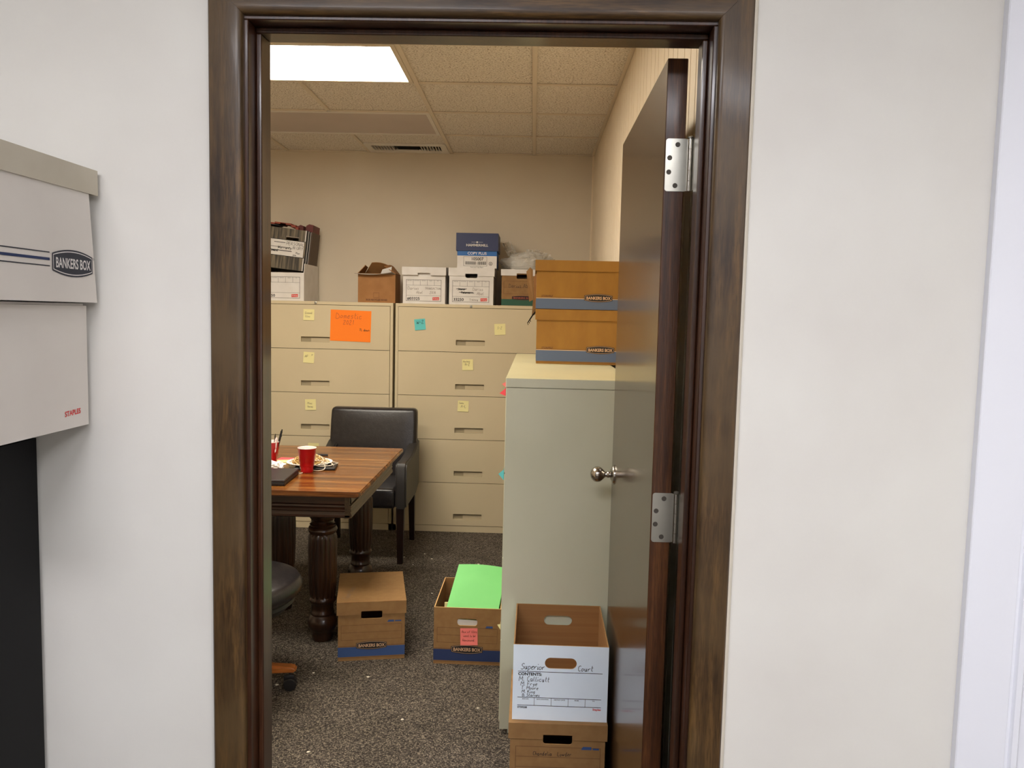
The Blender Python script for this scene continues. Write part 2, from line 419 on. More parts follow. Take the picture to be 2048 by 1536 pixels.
b = NB(); bx(b, OX0-.1, OY0-.1, ZC, OX1+.1, YW0, ZC+.1); struct('ceiling_near', b, M['ceil_out'])

# office ceiling: slab above, grid bars, acoustic tiles
b = NB(); bx(b, XL-.1, YW1, ZC+.06, XR+.1, YB+.1, ZC+.1); ceil = struct('ceiling', b, M['tbar'])
xs = [XA+T*k for k in (-3, -2, -1, 0, 1)]; ys = [YB-T*k for k in range(7, 0, -1)]
colx = [XL]+[x for x in xs if x > XL+.05]+[XR]; rowy = [YW1]+ys+[YB]
def bar(x0, y0, x1, y1):
    bb = NB(); bx(bb, x0, y0, ZC-.001, x1, y1, ZC+.006, .0008, 1); bx(bb, (x0+x1)/2-.0015 if x1-x0 < .1 else x0, (y0+y1)/2-.0015 if y1-y0 < .1 else y0, ZC+.006,
       (x0+x1)/2+.0015 if x1-x0 < .1 else x1, (y0+y1)/2+.0015 if y1-y0 < .1 else y1, ZC+.035)
    obj('grid_bar', bb, M['tbar'], ceil)
LIGHTS = {(-3, 0): None}
def is_light(x0, y0):
    return (XA-2*T-.01 < x0 < XA-.01) and any(abs(y0-(YB-k*T)) < .01 for k in (2, 4, 6))
for x in colx[1:-1]:
    if x >= XA-.01 or x < XA-2*T+.01: bar(x-.012, YW1, x+.012, YB)
    else:
        for ya, yb in ((YW1, YB-6*T), (YB-5*T, YB-4*T), (YB-3*T, YB-2*T), (YB-T, YB)): bar(x-.012, ya+.012, x+.012, yb-.012)
for yy in ys:
    for x0, x1 in zip(colx, colx[1:]): bar(x0+.012, yy-.010, x1-.012, yy+.010)
bar(XR-.02, YW1, XR-.001, YB); bar(XL, YB-.019, XR-.02, YB-.0005)
meshes = {}
for i, (x0, x1) in enumerate(zip(colx, colx[1:])):
    for j, (y0, y1) in enumerate(zip(rowy, rowy[1:])):
        if is_light(x0, y0): continue
        w_, d_ = x1-x0-.008, y1-y0-.008
        if abs(y0-(YB-T)) < .01 and abs(x0-(XA-T)) < .01: d_ = T/2-.012; y1 = y0+T/2   # half tile beside the vent
        key = (round(w_, 3), round(d_, 3))
        if key not in meshes:
            bb = NB(); bx(bb, -w_/2, -d_/2, 0, w_/2, d_/2, .015, .0015, 1)
            me = bpy.data.meshes.new('ceiling_tile'); bm_ = bb; bmesh.ops.recalc_face_normals(bm_, faces=bm_.faces[:]); bm_.to_mesh(me); bm_.free()
            me.materials.append(M['tile']); meshes[key] = me
        o = bpy.data.objects.new('ceiling_tile', meshes[key]); COL.objects.link(o); o.parent = ceil
        o.location = ((x0+x1)/2, (y0+y1)/2, ZC+.0065+random.uniform(0, .0012)); o.rotation_euler = (0, random.uniform(-.0015, .0015), 0)

def troffer(name, label, x0, y0, x1, y1, diff, z=ZC, lit=True):
    t = thing(name, label, 'ceiling light', ((x0+x1)/2, (y0+y1)/2, z)); hx, hy = (x1-x0)/2, (y1-y0)/2
    bb = NB(); w = .022
    for q in ((-hx, -hy, hx, -hy+w), (-hx, hy-w, hx, hy), (-hx, -hy+w, -hx+w, hy-w), (hx-w, -hy+w, hx, hy-w)):
        bx(bb, q[0], q[1], -.004, q[2], q[3], .03, .001, 1)
    bx(bb, -hx, -hy, .05, hx, hy, .055)
    obj('frame', bb, M['tbar'] if lit else M['vent'], t)
    bb = NB(); bx(bb, -hx+w, -hy+w, .002, hx-w, hy-w, .006); obj('diffuser', bb, diff, t)
    return t
troffer('ceiling_light', 'glowing white fluorescent ceiling panel, switched on', XA-2*T+.013, YB-4*T+.011, XA-.013, YB-3*T-.011, M['lit_in'])
troffer('ceiling_light', 'lit fluorescent ceiling panel of the office nearest the doorway, above the top of the frame', XA-2*T+.013, YB-6*T+.011, XA-.013, YB-5*T-.011, M['lit_in'])
troffer('ceiling_light', 'unlit grey-pink fluorescent ceiling panel nearer the back wall', XA-2*T+.013, YB-2*T+.011, XA-.013, YB-T-.011, M['lens_off'], lit=False)
troffer('ceiling_light', 'lit fluorescent panel on the near room ceiling above the black cabinet side', -1.30, -.78, -.08, -.17, M['lit_out'], z=ZC-.032)
troffer('ceiling_light', 'lit fluorescent panel on the near room ceiling behind the camera', .35, -1.20, 1.57, -.59, M['lit_out'], z=ZC-.032)

# air vent in the ceiling
vx0, vx1, vy0, vy1 = XA-T+.014, XA-.014, YB-T/2+.004, YB-.022
t = thing('ceiling_vent', 'long metal air vent in the ceiling against the back wall', 'vent', ((vx0+vx1)/2, (vy0+vy1)/2, ZC))
hx, hy = (vx1-vx0)/2, (vy1-vy0)/2
bb = NB()
for q in ((-hx, -hy, hx, -hy+.035), (-hx, hy-.075, hx, hy), (-hx, -hy+.035, -hx+.045, hy-.075), (hx-.045, -hy+.035, hx, hy-.075)):
    bx(bb, q[0], q[1], -.004, q[2], q[3], .010, .001, 1)
obj('frame', bb, M['vent'], t)
bb = NB(); bx(bb, -hx+.03, -hy+.03, .034, hx-.03, hy-.03, .038); obj('backing', bb, M['gap'], t)
for side in (-1, 1):
    for k in range(7):
        bb = NB(); cx = side*(hx-.062-.021*k)
        prism(bb, [(cx-.003, -hy+.034, .022), (cx-.0015, -hy+.034, .022), (cx+.0045, -hy+.034, -.003), (cx+.001, -hy+.034, -.003)], (0, 2*hy-.108, 0))
        obj('louver', bb, M['vent'], t)
for k in range(6):
    bb = NB(); cy = -hy+.050+.028*k
    prism(bb, [(-hx+.215, cy, .026), (-hx+.215, cy+.002, .026), (-hx+.215, cy+.012, .006), (-hx+.215, cy+.010, .006)], (2*hx-.43, 0, 0))
    obj('louver', bb, M['black_metal'], t)

# ------------------------------------------------------------------ door frame and trim
CI = .008; CW = .068; CY = YW0-.018
def casing_prof(inner, outer, s):
    """2D profile (across, out) from the inner, rounded edge to the outer edge"""
    w = abs(outer-inner); P = [(0, 0), (0, .008)]
    for k in range(1, 7):
        a = R(90*k/6); P.append((.013*(1-math.cos(a)), .008+.010*math.sin(a)))
    P += [(w*.55, .0182), (w-.003, .0165), (w, .0135), (w, 0)]
    return P
def casing(name, side):
    b = NB(); P = casing_prof(0, CW, side); x0 = (JL-CI) if side < 0 else (JR+CI); zt = JZ+CI
    bot = [(x0+side*p[0], YW0-p[1], 0.0) for p in P]; top = [(x0+side*p[0], YW0-p[1], zt+p[0]) for p in P]
    vb = [b.verts.new(p) for p in bot]; vt = [b.verts.new(p) for p in top]; n = len(P)
    for i in range(n): b.faces.new((vb[i], vb[(i+1) % n], vt[(i+1) % n], vt[i]))
    b.faces.new(vb); b.faces.new(vt[::-1])
    struct(name, b, M['casing_z'], smooth=True)
casing('trim_2', -1); casing('trim_3', 1)
b = NB(); P = casing_prof(0, CW, 1); zt = JZ+CI; n = len(P)
va = [b.verts.new((JL-CI-p[0]+.0006, YW0-p[1], zt+p[0])) for p in P]; vb = [b.verts.new((JR+CI+p[0]-.0006, YW0-p[1], zt+p[0])) for p in P]
for i in range(n): b.faces.new((va[i], va[(i+1) % n], vb[(i+1) % n], vb[i]))
b.faces.new(va); b.faces.new(vb[::-1]); struct('trim_4', b, M['casing_x'], smooth=True)
# jamb boards with stops
ya, yb_ = YW0-.001, YW1+.001
b = NB(); bx(b, JL-.0195, ya, 0, JL, yb_, JZ, .0015, 1); bx(b, JL, 1.712, 0, JL+.012, 1.758, JZ-.012, .0035, 2); struct('trim_5', b, M['jamb'])
b = NB(); bx(b, JR, ya, 0, JR+.0195, yb_, JZ, .0015, 1); bx(b, JR-.012, 1.712, 0, JR, 1.758, JZ-.012, .0035, 2); struct('trim_6', b, M['jamb'])
b = NB(); bx(b, JL-.0195, ya, JZ, JR+.0195, yb_, JZ+.0195, .0015, 1); bx(b, JL+.0002, 1.712, JZ-.012, JR-.0002, 1.758, JZ, .0035, 2); struct('trim_7', b, M['jamb'])
b = NB(); bx(b, JL-.02-CW, YW1, 0, JL-.006, YW1+.014, JZ+CW, .003, 1); bx(b, JL-.006, YW1, JZ+.006, JR, YW1+.014, JZ+CW, .003, 1); struct('trim_8', b, M['jamb'])
# ridge of paint beside the right casing
b = NB(); xx = JR+CI+CW
P = [(xx-.001, .0), (xx-.001, .010), (xx+.003, .012), (xx+.008, .008), (xx+.010, .002), (xx+.010, 0)]
prism(b, [(p[0], YW0-p[1], 0) for p in P], (0, 0, 2.62)); struct('trim_9', b, M['caulk'], smooth=True)
# white casing and white door at the far right of the near wall
b = NB(); x0 = .907
P = [(x0, 0), (x0, .017), (x0+.002, .019), (x0+.100, .019), (x0+.104, .013), (x0+.110, .013), (x0+.114, .020), (x0+.124, .022), (x0+.130, .016), (x0+.130, 0)]
prism(b, [(p[0], YW0-p[1], 0) for p in P], (0, 0, 2.4)); struct('trim_10', b, M['white_trim'], smooth=True)
b = NB(); bx(b, x0+.131, YW0-.008, .01, x0+.95, YW0, 2.4, .002, 1); struct('door_2', b, M['white_trim'])

# ------------------------------------------------------------------ the open door
DX0, DX1, DY0, DY1, DZ0, DZ1 = .2825, .3275, 1.848, 2.752, .012, 2.113
b = NB(); bx(b, 0, 0, 0, DX1-DX0, DY1-DY0, DZ1-DZ0, .0015, 1)
door = struct('door_1', b, [M['door_face'], M['door_edge']]); door.location = (DX0, DY0, DZ0)
for p in door.data.polygons:
    if abs(p.normal.y) > .5 or abs(p.normal.z) > .5: p.material_index = 1
door['label'] = 'dark brown wooden door standing open into the office'
for k, zc_ in enumerate((1.882, 1.084, .25)):
    hz = .0575
    h = bpy.data.objects.new('hinge', None); COL.objects.link(h); h.parent = door; h.location = (0, 0, zc_-DZ0); h['label'] = 'satin steel butt hinge'
    b = NB(); prism(b, [(p[0], -.0022, p[1]) for p in rrect(.027, 0, .0245, hz, .006)], (0, .003, 0)); obj('hinge_leaf', b, M['steel'], h)
    b = NB(); bx(b, .0608, -.045, -hz, .0616, -.0045, hz); obj('jamb_leaf', b, M['steel'], h)
    for q in range(5):
        b = NB(); lathe(b, [(.0054, 0), (.0054, .0222)], seg=20)
        obj('knuckle', b, M['nickel'], h, True, loc=(.0555, -.0045, -hz+q*.02305))
    b = NB(); lathe(b, [(.0025, -.001), (.0062, .0005), (.0066, .003), (.004, .0055), (.001, .006)], seg=14); obj('pin_cap', b, M['steel'], h, True, loc=(.0555, -.0045, hz))
    for sx, sz in ((.0285, .0445), (.0115, .0155), (.0105, -.0155), (.0255, -.045)):
        b = NB(); lathe(b, [(.0052, 0), (.0056, .0004), (.0050, .0013), (.001, .0013)], seg=14)
        bmesh.ops.rotate(b, cent=(0, 0, 0), matrix=Matrix.Rotation(R(90), 3, 'X'), verts=b.verts[:])
        obj('screw', b, M['screw'], h, True, loc=(sx, -.0020, sz))
def knob(side):
    k = bpy.data.objects.new('door_knob', None); COL.objects.link(k); k.parent = door
    k.location = (0 if side < 0 else DX1-DX0, 2.684-DY0, 1.018-DZ0); k.rotation_euler = (0, R(90*side), 0); k['label'] = 'round brushed nickel knob'
    b = NB(); lathe(b, [(.033, 0), (.033, .003), (.031, .006), (.020, .009), (.016, .012)], seg=32); obj('rose', b, M['nickel'], k, True)
    b = NB(); pr = [(.0105, .008), (.0105, .018), (.0125, .020), (.0095, .024), (.0095, .030), (.013, .033)]
    for i in range(1, 13):
        a = R(-62+i*152/12); pr.append((.0265*math.cos(a), .0555+.0235*math.sin(a)))
    pr.append((.001, .0792)); lathe(b, pr, seg=32); obj('grip', b, M['nickel'], k, True)
knob(-1)
b = NB(); bx(b, .010, DY1-DY0-.001, 1.018-DZ0-.028, .035, DY1-DY0+.001, 1.018-DZ0+.028); bx(b, .015, DY1-DY0, 1.018-DZ0-.008, .030, DY1-DY0+.008, 1.018-DZ0+.008, .002); obj('latch', b, M['nickel'], door)

# ------------------------------------------------------------------ cartons
def carton(name, label, loc, rz, w, d, h, mo, mi=None, me=None, lid=None, hole=True, hz=None, hw=.045, hh=.0155, notch=0, cat='box',
           group=None, front_h=None, taper=0, lid_m=None, lid_tilt=0, back_hole=True, hole_r=None, lidov=.006, t=.004):
    """open carton with real walls; front is local -Y; optional lid"""
    th = thing(name, label, cat, loc, rz, group); mi = mi or mo; me = me or M['board_edge']
    hz = hz if hz is not None else h-.062; fh = front_h or h
    def skin(bm, y, zt, holes, out):
        # a wall as two skins so that the inside shows the inner board colour
        pts = [(-w/2, y, 0), (w/2, y, 0), (w/2-taper, y, zt), (-w/2+taper, y, zt)]
        prism(bm, pts if True else pts, (0, t/2*out, 0), holes, mi=0)
    body = NB()
    H = [XZ(rrect(0, hz, hw, hh, hole_r), -d/2)] if hole else []
    prism(body, [(-w/2, -d/2, 0), (w/2, -d/2, 0), (w/2-taper, -d/2, fh), (-w/2+taper, -d/2, fh)], (0, t, 0), H)
    H = [XZ(rrect(0, hz, hw, hh, hole_r), d/2)] if (hole and back_hole) else []
    prism(body, [(-w/2, d/2, 0), (w/2, d/2, 0), (w/2-taper, d/2, h), (-w/2+taper, d/2, h)], (0, -t, 0), H)
    for s in (-1, 1):
        y0 = -d/2+t
        pts = [(s*w/2, y0, 0), (s*w/2, d/2-t, 0), (s*(w/2-taper), d/2-t, h), (s*(w/2-taper), y0+(.02 if fh < h else 0), h)]
        if fh < h: pts.append((s*(w/2-taper), y0, fh))
        prism(body, pts, (-s*t, 0, 0))
    bx(body, -w/2+t, -d/2+t, 0, w/2-t, d/2-t, t)
    bo = obj('body', body, [mo, mi, me], th)
    # inside faces get the inner board material, rims the edge material
    for p in bo.data.polygons:
        c, n = p.center, p.normal
        if n.z > .7 and c.z > t*2: p.material_index = 2
        elif (abs(n.y) > .7 and c.y*n.y < 0) or (abs(n.x) > .7 and c.x*n.x < 0) or (n.z > .7 and c.z < t*2): p.material_index = 1
    if lid:
        lm = lid_m or mo; L = NB(); o = lidov; lw, ld = w/2+o-taper, d/2+o
        bx(L, -lw, -ld, h+.0015, lw, ld, h+.0015+t)
        zt, zb = h+.0015, h+.0015+t-lid
        nz = .016
        def skirt(y, dy):
            if notch:
                nn = notch
                pts = [(-lw, y, zt), (-lw, y, zb), (-nn, y, zb), (-nn, y, zb+nz), (nn, y, zb+nz), (nn, y, zb), (lw, y, zb), (lw, y, zt)]
            else: pts = [(-lw, y, zt), (-lw, y, zb), (lw, y, zb), (lw, y, zt)]
            prism(L, pts, (0, dy, 0))
        skirt(-ld, t); skirt(ld, -t)
        for s in (-1, 1): bx(L, min(s*lw, s*(lw-t)), -ld+t, zb, max(s*lw, s*(lw-t)), ld-t, zt)
        lo = obj('lid', L, lm, th)
        if lid_tilt: lo.rotation_euler = (lid_tilt, 0, 0); lo.location = (0, 0, .012)
    th['_'] = 0; del th['_']
    return th

def printed(th, fn, m, name='printed_label', y=None, d=None, label=None):
    b = NB(); fn(b, y if y is not None else -d/2-.0006); o = obj(name, b, m, th)
    if label: o['label'] = label
    return o

def logo(th, cx, cz, w, h, y, body=None, ink=None, sub=True):
    """arched black plate with the maker's lettering"""
    b = NB(); n = 14
    def outl(w, h, b0, yy):
        up = [(cx-w/2+w*k/n, yy, cz+h/2-b0+b0*(1-(2*k/n-1)**2)) for k in range(n+1)]
        return up[::-1]+[(p[0], p[1], 2*cz-p[2]) for p in up]
    prism(b, outl(w, h, h*.19, y), (0, -.0002, 0), mi=0)
    prism(b, outl(w*.955, h*.88, h*.17, y-.0002), (0, -.0002, 0), mi=1)
    prism(b, outl(w*.938, h*.81, h*.16, y-.0004), (0, -.0002, 0), mi=0)
    text(b, 'BANKERS BOX', cx, cz-h*.185, h*.37, y=y-.0008, sx=1, bold=.0005, align='CENTER', mi=1)
    vs = [v for v in b.verts if abs(v.co.y-(y-.0008)) < 1e-5]
    wx = max(v.co.x for v in vs)-min(v.co.x for v in vs); s = w*.86/wx
    for v in vs: v.co.x = cx+(v.co.x-cx)*s
    o = obj('logo_plate', b, [body or M['ink'], ink or M['copper_pr']], th); return o

def band(th, w, d, z0, z1, m, taper=0, name='printed_band', sides=True, back=False):
    b = NB(); e = .0005
    bx(b, -w/2-e, -d/2-e, z0, w/2+e, -d/2-e/5, z1)
    if sides:
        for s in (-1, 1):
            x0, x1 = sorted((s*(w/2+e), s*(w/2+e/5))); bx(b, x0, -d/2-e, z0, x1, d/2, z1)
    return obj(name, b, m, th)

def form_lines(b, y, x0, x1, z0, z1, rows, lw=.0011, mi=0):
    frame2(b, x0, z0, x1, z1, lw, y, mi)
    for k in range(1, rows): zz = z0+(z1-z0)*k/rows; rect(b, x0, zz-lw/2, x1, zz+lw/2, y, mi)

# --- closed kraft box under the table
K1 = carton('storage_box', 'closed kraft storage box with blue band on the carpet by the table leg', (-.722, 3.67, 0), R(11.5), .292, .40, .262, M['kraft'],
            M['kraft_in'], lid=.058, notch=.047, hz=.206, hw=.046, hh=.017, hole_r=.008)
band(K1, .292, .40, .018, .062, M['blue'])
b = NB(); y = -.2006
rect(b, -.146, .0655, .146, .067, y); rect(b, -.146, .013, .146, .0142, y)
form_lines(b, y, -.133, .133, .094, .162, 2); obj('printed_label', b, M['ink_br'], K1)
b = NB(); prism(b, [(.068, y, .171), (.074, y, .180), (.098, y, .180), (.098, y, .171)], (0, -.0002, 0)); rect(b, .102, .172, .130, .178, y); obj('printed_tab', b, M['blue'], K1)
logo(K1, 0, .068, .134, .038, -.2012)
b = NB(); hand(b, 'Case-files', 0, 0, .026, w=.0017); o = obj('handwriting', b, M['pencil'], K1)
o.rotation_euler = (R(-90), 0, R(78)); o.location = (-.105, -.165, .2695)
for sx in (-1, 1): b = NB(); bx(b, sx*.085-.035, -.2066, .2674, sx*.085+.035, -.2036, .2685); obj('lid_tab', b, M['kraft_d'], K1)

# --- open kraft box with green folders
GX, GY = -.2545, 3.455+.205
K2 = carton('storage_box', 'open kraft storage box holding bright green folders', (GX, GY, 0), R(-.6), .295, .405, .256, M['kraft'], M['kraft_in'],
            hz=.192, hw=.044, hh=.0155, hole_r=.012)
band(K2, .295, .405, .016, .067, M['blue_dk'])
b = NB(); y = -.2031
rect(b, -.147, .070, .147, .0715, y); rect(b, -.147, .011, .147, .0122, y)
form_lines(b, y, -.133, .133, .098, .166, 2); obj('printed_label', b, M['ink_br'], K2)
b = NB(); prism(b, [(.080, y, .168), (.085, y, .177), (.112, y, .177), (.112, y, .168)], (0, -.0002, 0)); obj('printed_tab', b, M['blue'], K2)
logo(K2, 0, .069, .140, .041, -.2036)
def sheet(name, label, cat, P, th_, m, bend=0, nx=10, nz=10, group=None, parent=None):
    """thin solid sheet from four 3D corners (bl, br, tr, tl) with a gentle bend"""
    b = NB(); bl, br, tr, tl = [Vector(p) for p in P]; n = (br-bl).cross(tl-bl).normalized()
    for side in (0, 1):
        g = [[b.verts.new(((bl.lerp(br, i/nx)).lerp(tl.lerp(tr, i/nx), j/nz))+n*(bend*math.sin(PI*i/nx)*(j/nz)+side*th_)) for i in range(nx+1)] for j in range(nz+1)]
        for j in range(nz):
            for i in range(nx):
                q = (g[j][i], g[j][i+1], g[j+1][i+1], g[j+1][i]); b.faces.new(q if side else q[::-1])
        if side == 0: g0 = g
    for j in range(nz):
        b.faces.new((g0[j][0], g0[j+1][0], g[j+1][0], g[j][0])); b.faces.new((g0[j][nx], g[j][nx], g[j+1][nx], g0[j+1][nx]))
    for i in range(nx):
        b.faces.new((g0[0][i], g[0][i], g[0][i+1], g0[0][i+1])); b.faces.new((g0[nz][i], g0[nz][i+1], g[nz][i+1], g[nz][i]))
    o = obj(name, b, m, parent, True)
    if label: tag(o, label, cat, group)
    return o
sheet('folder', 'bright green folder leaning out of the open kraft box', 'folder',
      ((-.362, 3.477, .205), (-.128, 3.477, .200), (-.096, 3.70, .362), (-.318, 3.69, .376)), .004, M['green_f'], bend=.012)
sheet('folder', 'second green folder tucked behind the large one in the kraft box', 'folder',
      ((-.25, 3.50, .10), (-.113, 3.50, .10), (-.100, 3.722, .352), (-.200, 3.714, .366)), .003, M['green_f'], bend=.004)
sheet('folder', 'dark green folder standing inside the open kraft box', 'folder',
      ((-.355, 3.70, .01), (-.115, 3.70, .01), (-.115, 3.725, .252), (-.355, 3.725, .252)), .004, M['green_d'])
sheet('paper_stack', 'cream papers at the left inside the open kraft box', 'papers',
      ((-.368, 3.53, .01), (-.130, 3.53, .01), (-.130, 3.575, .238), (-.368, 3.575, .238)), .02, M['yellow_n'])
sheet('paper_sheet', 'crumpled white sheet seen through the handle hole of the kraft box', 'paper',
      ((-.36, 3.468, .01), (-.14, 3.468, .01), (-.14, 3.470, .195), (-.36, 3.470, .203)), .001, M['white_bd'], bend=.004)

# --- tall stack in front of the sage cabinet
SX = .1105
K3 = carton('storage_box', 'closed kraft storage box under the white open box beside the door', (SX, 2.472+.193, 0), 0, .302, .378, .249, M['kraft'],
            M['kraft_in'], lid=.052, notch=.047, hz=.202, hw=.046, hh=.0175, hole_r=.008)
y = -.1896
b = NB(); form_lines(b, y, -.133, .137, .074, .176, 3); obj('printed_label', b, M['ink_br'], K3)
b = NB(); prism(b, [(.075, y, .170), (.081, y, .180), (.108, y, .180), (.108, y, .170)], (0, -.0002, 0)); rect(b, .112, .170, .132, .1765, y); obj('printed_tab', b, M['blue'], K3)
b = NB(); x_ = hand(b, 'Chandelia', -.078, .147, .013, y=y-.0002, w=.0013, sx=.85); obj('handwriting', b, M['pen'], K3); b = NB(); hand(b, 'Lowder', .001, .147, .013, y=y-.0002, w=.0013, sx=.85); obj('handwriting', b, M['pen'], K3)
band(K3, .302, .378, .014, .062, M['blue_dk']); logo(K3, 0, .066, .140, .040, -.1901)
b = NB(); bx(b, -.128, -.1937, .2543, -.043, -.1915, .2551); obj('lid_tab', b, M['kraft_d'], K3); b = NB(); bx(b, .058, -.1937, .2543, .104, -.1905, .2551); obj('lid_tab', b, M['kraft_d'], K3)

K4 = carton('storage_box', 'open white storage box with handwritten list standing on the kraft box', (SX+.005, 2.492+.184, .2547), R(-.3), .302, .368, .247, M['white_cool_lit'],
            M['kraft_in'], hz=.1895, hw=.0505, hh=.0175, me=M['kraft'])
y = -.1846
b = NB()
for zz, x1 in ((.159, .133), (.0735, .131), (.0475, .131)): rect(b, -.135, zz, x1, zz+.0018, y)
for xx in (-.082, -.028, .026, .080): rect(b, xx, .0475, xx+.0012, .0735, y)
text(b, 'CONTENTS:', -.1345, .147, .0098, y, sx=1.02, bold=.0005)
for s, xx in (('BOX NO.', -.109), ('BOX LOCATION', -.055), ('DESTROY DATE', -.001), ('FROM', .053), ('TO', .107)): text(b, s, xx, .0675, .0036, y, align='CENTER', bold=.0001)
text(b, 'ST59208', -.1345, .0385, .0062, y, bold=.0003)
obj('printed_form', b, M['ink'], K4)
b = NB(); text(b, 'Staples', .131, .0385, .0068, y, align='RIGHT', bold=.0003); obj('printed_brand', b, M['red_pr'], K4)
b = NB(); rr = random.Random(3)
hand(b, 'Superior', -.126, .1665, .020, y, w=.0017, sx=.90, sp=1.3, rnd=rr); obj('handwriting', b, M['pen'], K4); b = NB(); hand(b, 'Court', .054, .1665, .018, y, w=.0017, sx=1.0, sp=1.3, rnd=rr); obj('handwriting', b, M['pen'], K4); b = NB()
hand(b, 'M. Callicutt', -.132, .1275, .0155, y, w=.0015, sx=.95, rnd=rr)
for s, zz, xx, hh_ in (('M. Frye', .1135, -.126, .0125), ('T. Moore', .1005, -.124, .011), ('M. King', .0885, -.122, .0105), ('B. Starnes', .0775, -.120, .0095)):
    hand(b, s, xx, zz, hh_, y, w=.0014, sx=1.0, rnd=rr)
obj('handwriting', b, M['pen'], K4)

# --- golden boxes on the sage cabinet
for k, (zb, xo, lx) in enumerate(((1.3205, .0, .128), (1.3205+.2535, -.006, .118))):
    lab = ('lower golden kraft box lying lengthwise on the sage cabinet', 'upper golden kraft box lying lengthwise on top of the other')[k]
    hg = .246-.028*k; dz = -.014*k
    G = carton('storage_box', lab, (.2060+xo, 3.768+.152, zb), 0, .378, .296, hg, M['kraft_o'], M['kraft_in'], lid=.049, hole=False, lidov=.007)
    band(G, .378, .296, .012+(dz if k else 0)*.8, .062+dz, M['slate']); b = NB(); y = -.1486
    rect(b, -.189, .065+dz, .189, .0672+dz, y)
    if not k: rect(b, -.189, .0075, .189, .0090, y)
    obj('printed_lines', b, M['ink_br'], G)
    b = NB(); rect(b, -.189, .0625+dz, .189, .065+dz, y-.0001); obj('printed_stripe', b, M['cream_pr'], G)
    b = NB(); text(b, 'STOR/FILE', -.166, .0695+dz, .0085, y, bold=.0002, shear=.3); obj('printed_script', b, M['ink_br'], G)
    logo(G, lx-.020, .068+dz, .130, .038, -.1492)
# box behind them and the crushed carton on it
KB = carton('storage_box', 'kraft box mostly hidden behind the lower golden box', (.205, 4.32, 1.3205), 0, .31, .40, .246, M['kraft'], M['kraft_in'], hole=False, lid=.05)
KC = carton('torn_box', 'crushed kraft carton with torn flaps and green band behind the golden boxes', (.165, 4.30, 1.572), R(-1), .315, .40, .17, M['kraft'], M['kraft_in'], hole=False)
band(KC, .315, .40, .012, .03, M['green_pr'])
rr = random.Random(5)
for q, (x0, x1, y0, z0, z1, tw) in enumerate(((-.170, -.152, -.19, -.035, .205, .012), (-.158, -.120, -.205, .0, .185, -.006), (-.186, -.166, -.12, .04, .215, -.018), (-.148, -.112, -.222, .05, .16, .004))):
    b = NB(); P = [(x0, y0, z0), (x1, y0+.004, z0+.01), (x1+tw*.3, y0, z1-.012), ((x0+x1)/2+tw*.5, y0-.003, z1), (x0+tw, y0-.002, z1-.022)]
    prism(b, P, (0, .005, 0)); obj('torn_flap', b, M['kraft_d'] if q % 2 else M['kraft'], KC)
b = NB()
for q in range(3):
    x0 = -.170-.006*q; tube(b, [(x0+.03, -.21, -.01), (x0+.008, -.212, -.022-.012*q), (x0-.008, -.213, -.048-.01*q), (x0-.004, -.214, -.062-.008*q)], .0022, 5)
obj('folder_hooks', b, M['black_metal'], KC)

# --- boxes on the tan cabinets by the back wall
CT = 1.6062
def form_box(name, label, x0, x1, yf, z, num, words, h=.250, lid=True, d=.38, m=None, hole_dark=True, **kw):
    w = x1-x0; m = m or M['white_bd']
    B = carton(name, label, ((x0+x1)/2, yf+d/2, z), kw.pop('rz', 0), w, d, h, m, M['grey_bd'], me=m, lid=.056 if lid else None, notch=.044 if lid else 0,
               hz=h-.046, hw=.042, hh=.017, hole_r=.012, **kw)
    y = -d/2-.0006; b = NB(); s = w/.30
    X0, X1, Z0, Z1 = -.128*s, .122*s, .018, .168
    frame2(b, X0, Z0, X1, Z1, .0022, y)
    rect(b, X0, .056, X1, .0575, y); rect(b, X0, .128, X1, .1295, y)
    for k in range(1, 5): xx = X0+(X1-X0)*k/5; rect(b, xx, .128, xx+.0015, Z1, y)
    for k, wd in enumerate(('BOX NO.', 'LOCATION', 'DESTROY', 'FROM', 'TO')): text(b, wd, X0+(X1-X0)*(k+.5)/5, .158, .0052, y, align='CENTER')
    text(b, num, X0+.008, .0265, .0195, y, sx=1.08, bold=.0006)
    obj('printed_form', b, M['ink'], B)
    b = NB(); prism(b, XZ([(X1-.060, .026), (X1-.014, .028), (X1-.014, .048), (X1-.060, .046)], y), (0, -.0002, 0)); obj('printed_brand', b, M['red_pr'], B)
    b = NB(); text(b, 'STAPLES', X1-.037, .0325, .0080, y-.0004, align='CENTER', bold=.0002); obj('brand_lettering', b, M['white_bd'], B)
    for wd, xx, zz, hh_ in words: b = NB(); hand(b, wd, xx, zz, hh_, y, w=.0018); obj('handwriting', b, M['pencil'], B)
    return B
B1 = form_box('storage_box', 'white lidded box numbered 03325 beside the brown open carton', -.918, -.622, 5.700, CT, '#03325', (('Darius', -.115, .098, .021), ('Abel', -.055, .070, .019), ('TRANSACTION', .005, .100, .014), ('2014', .040, .070, .018)))
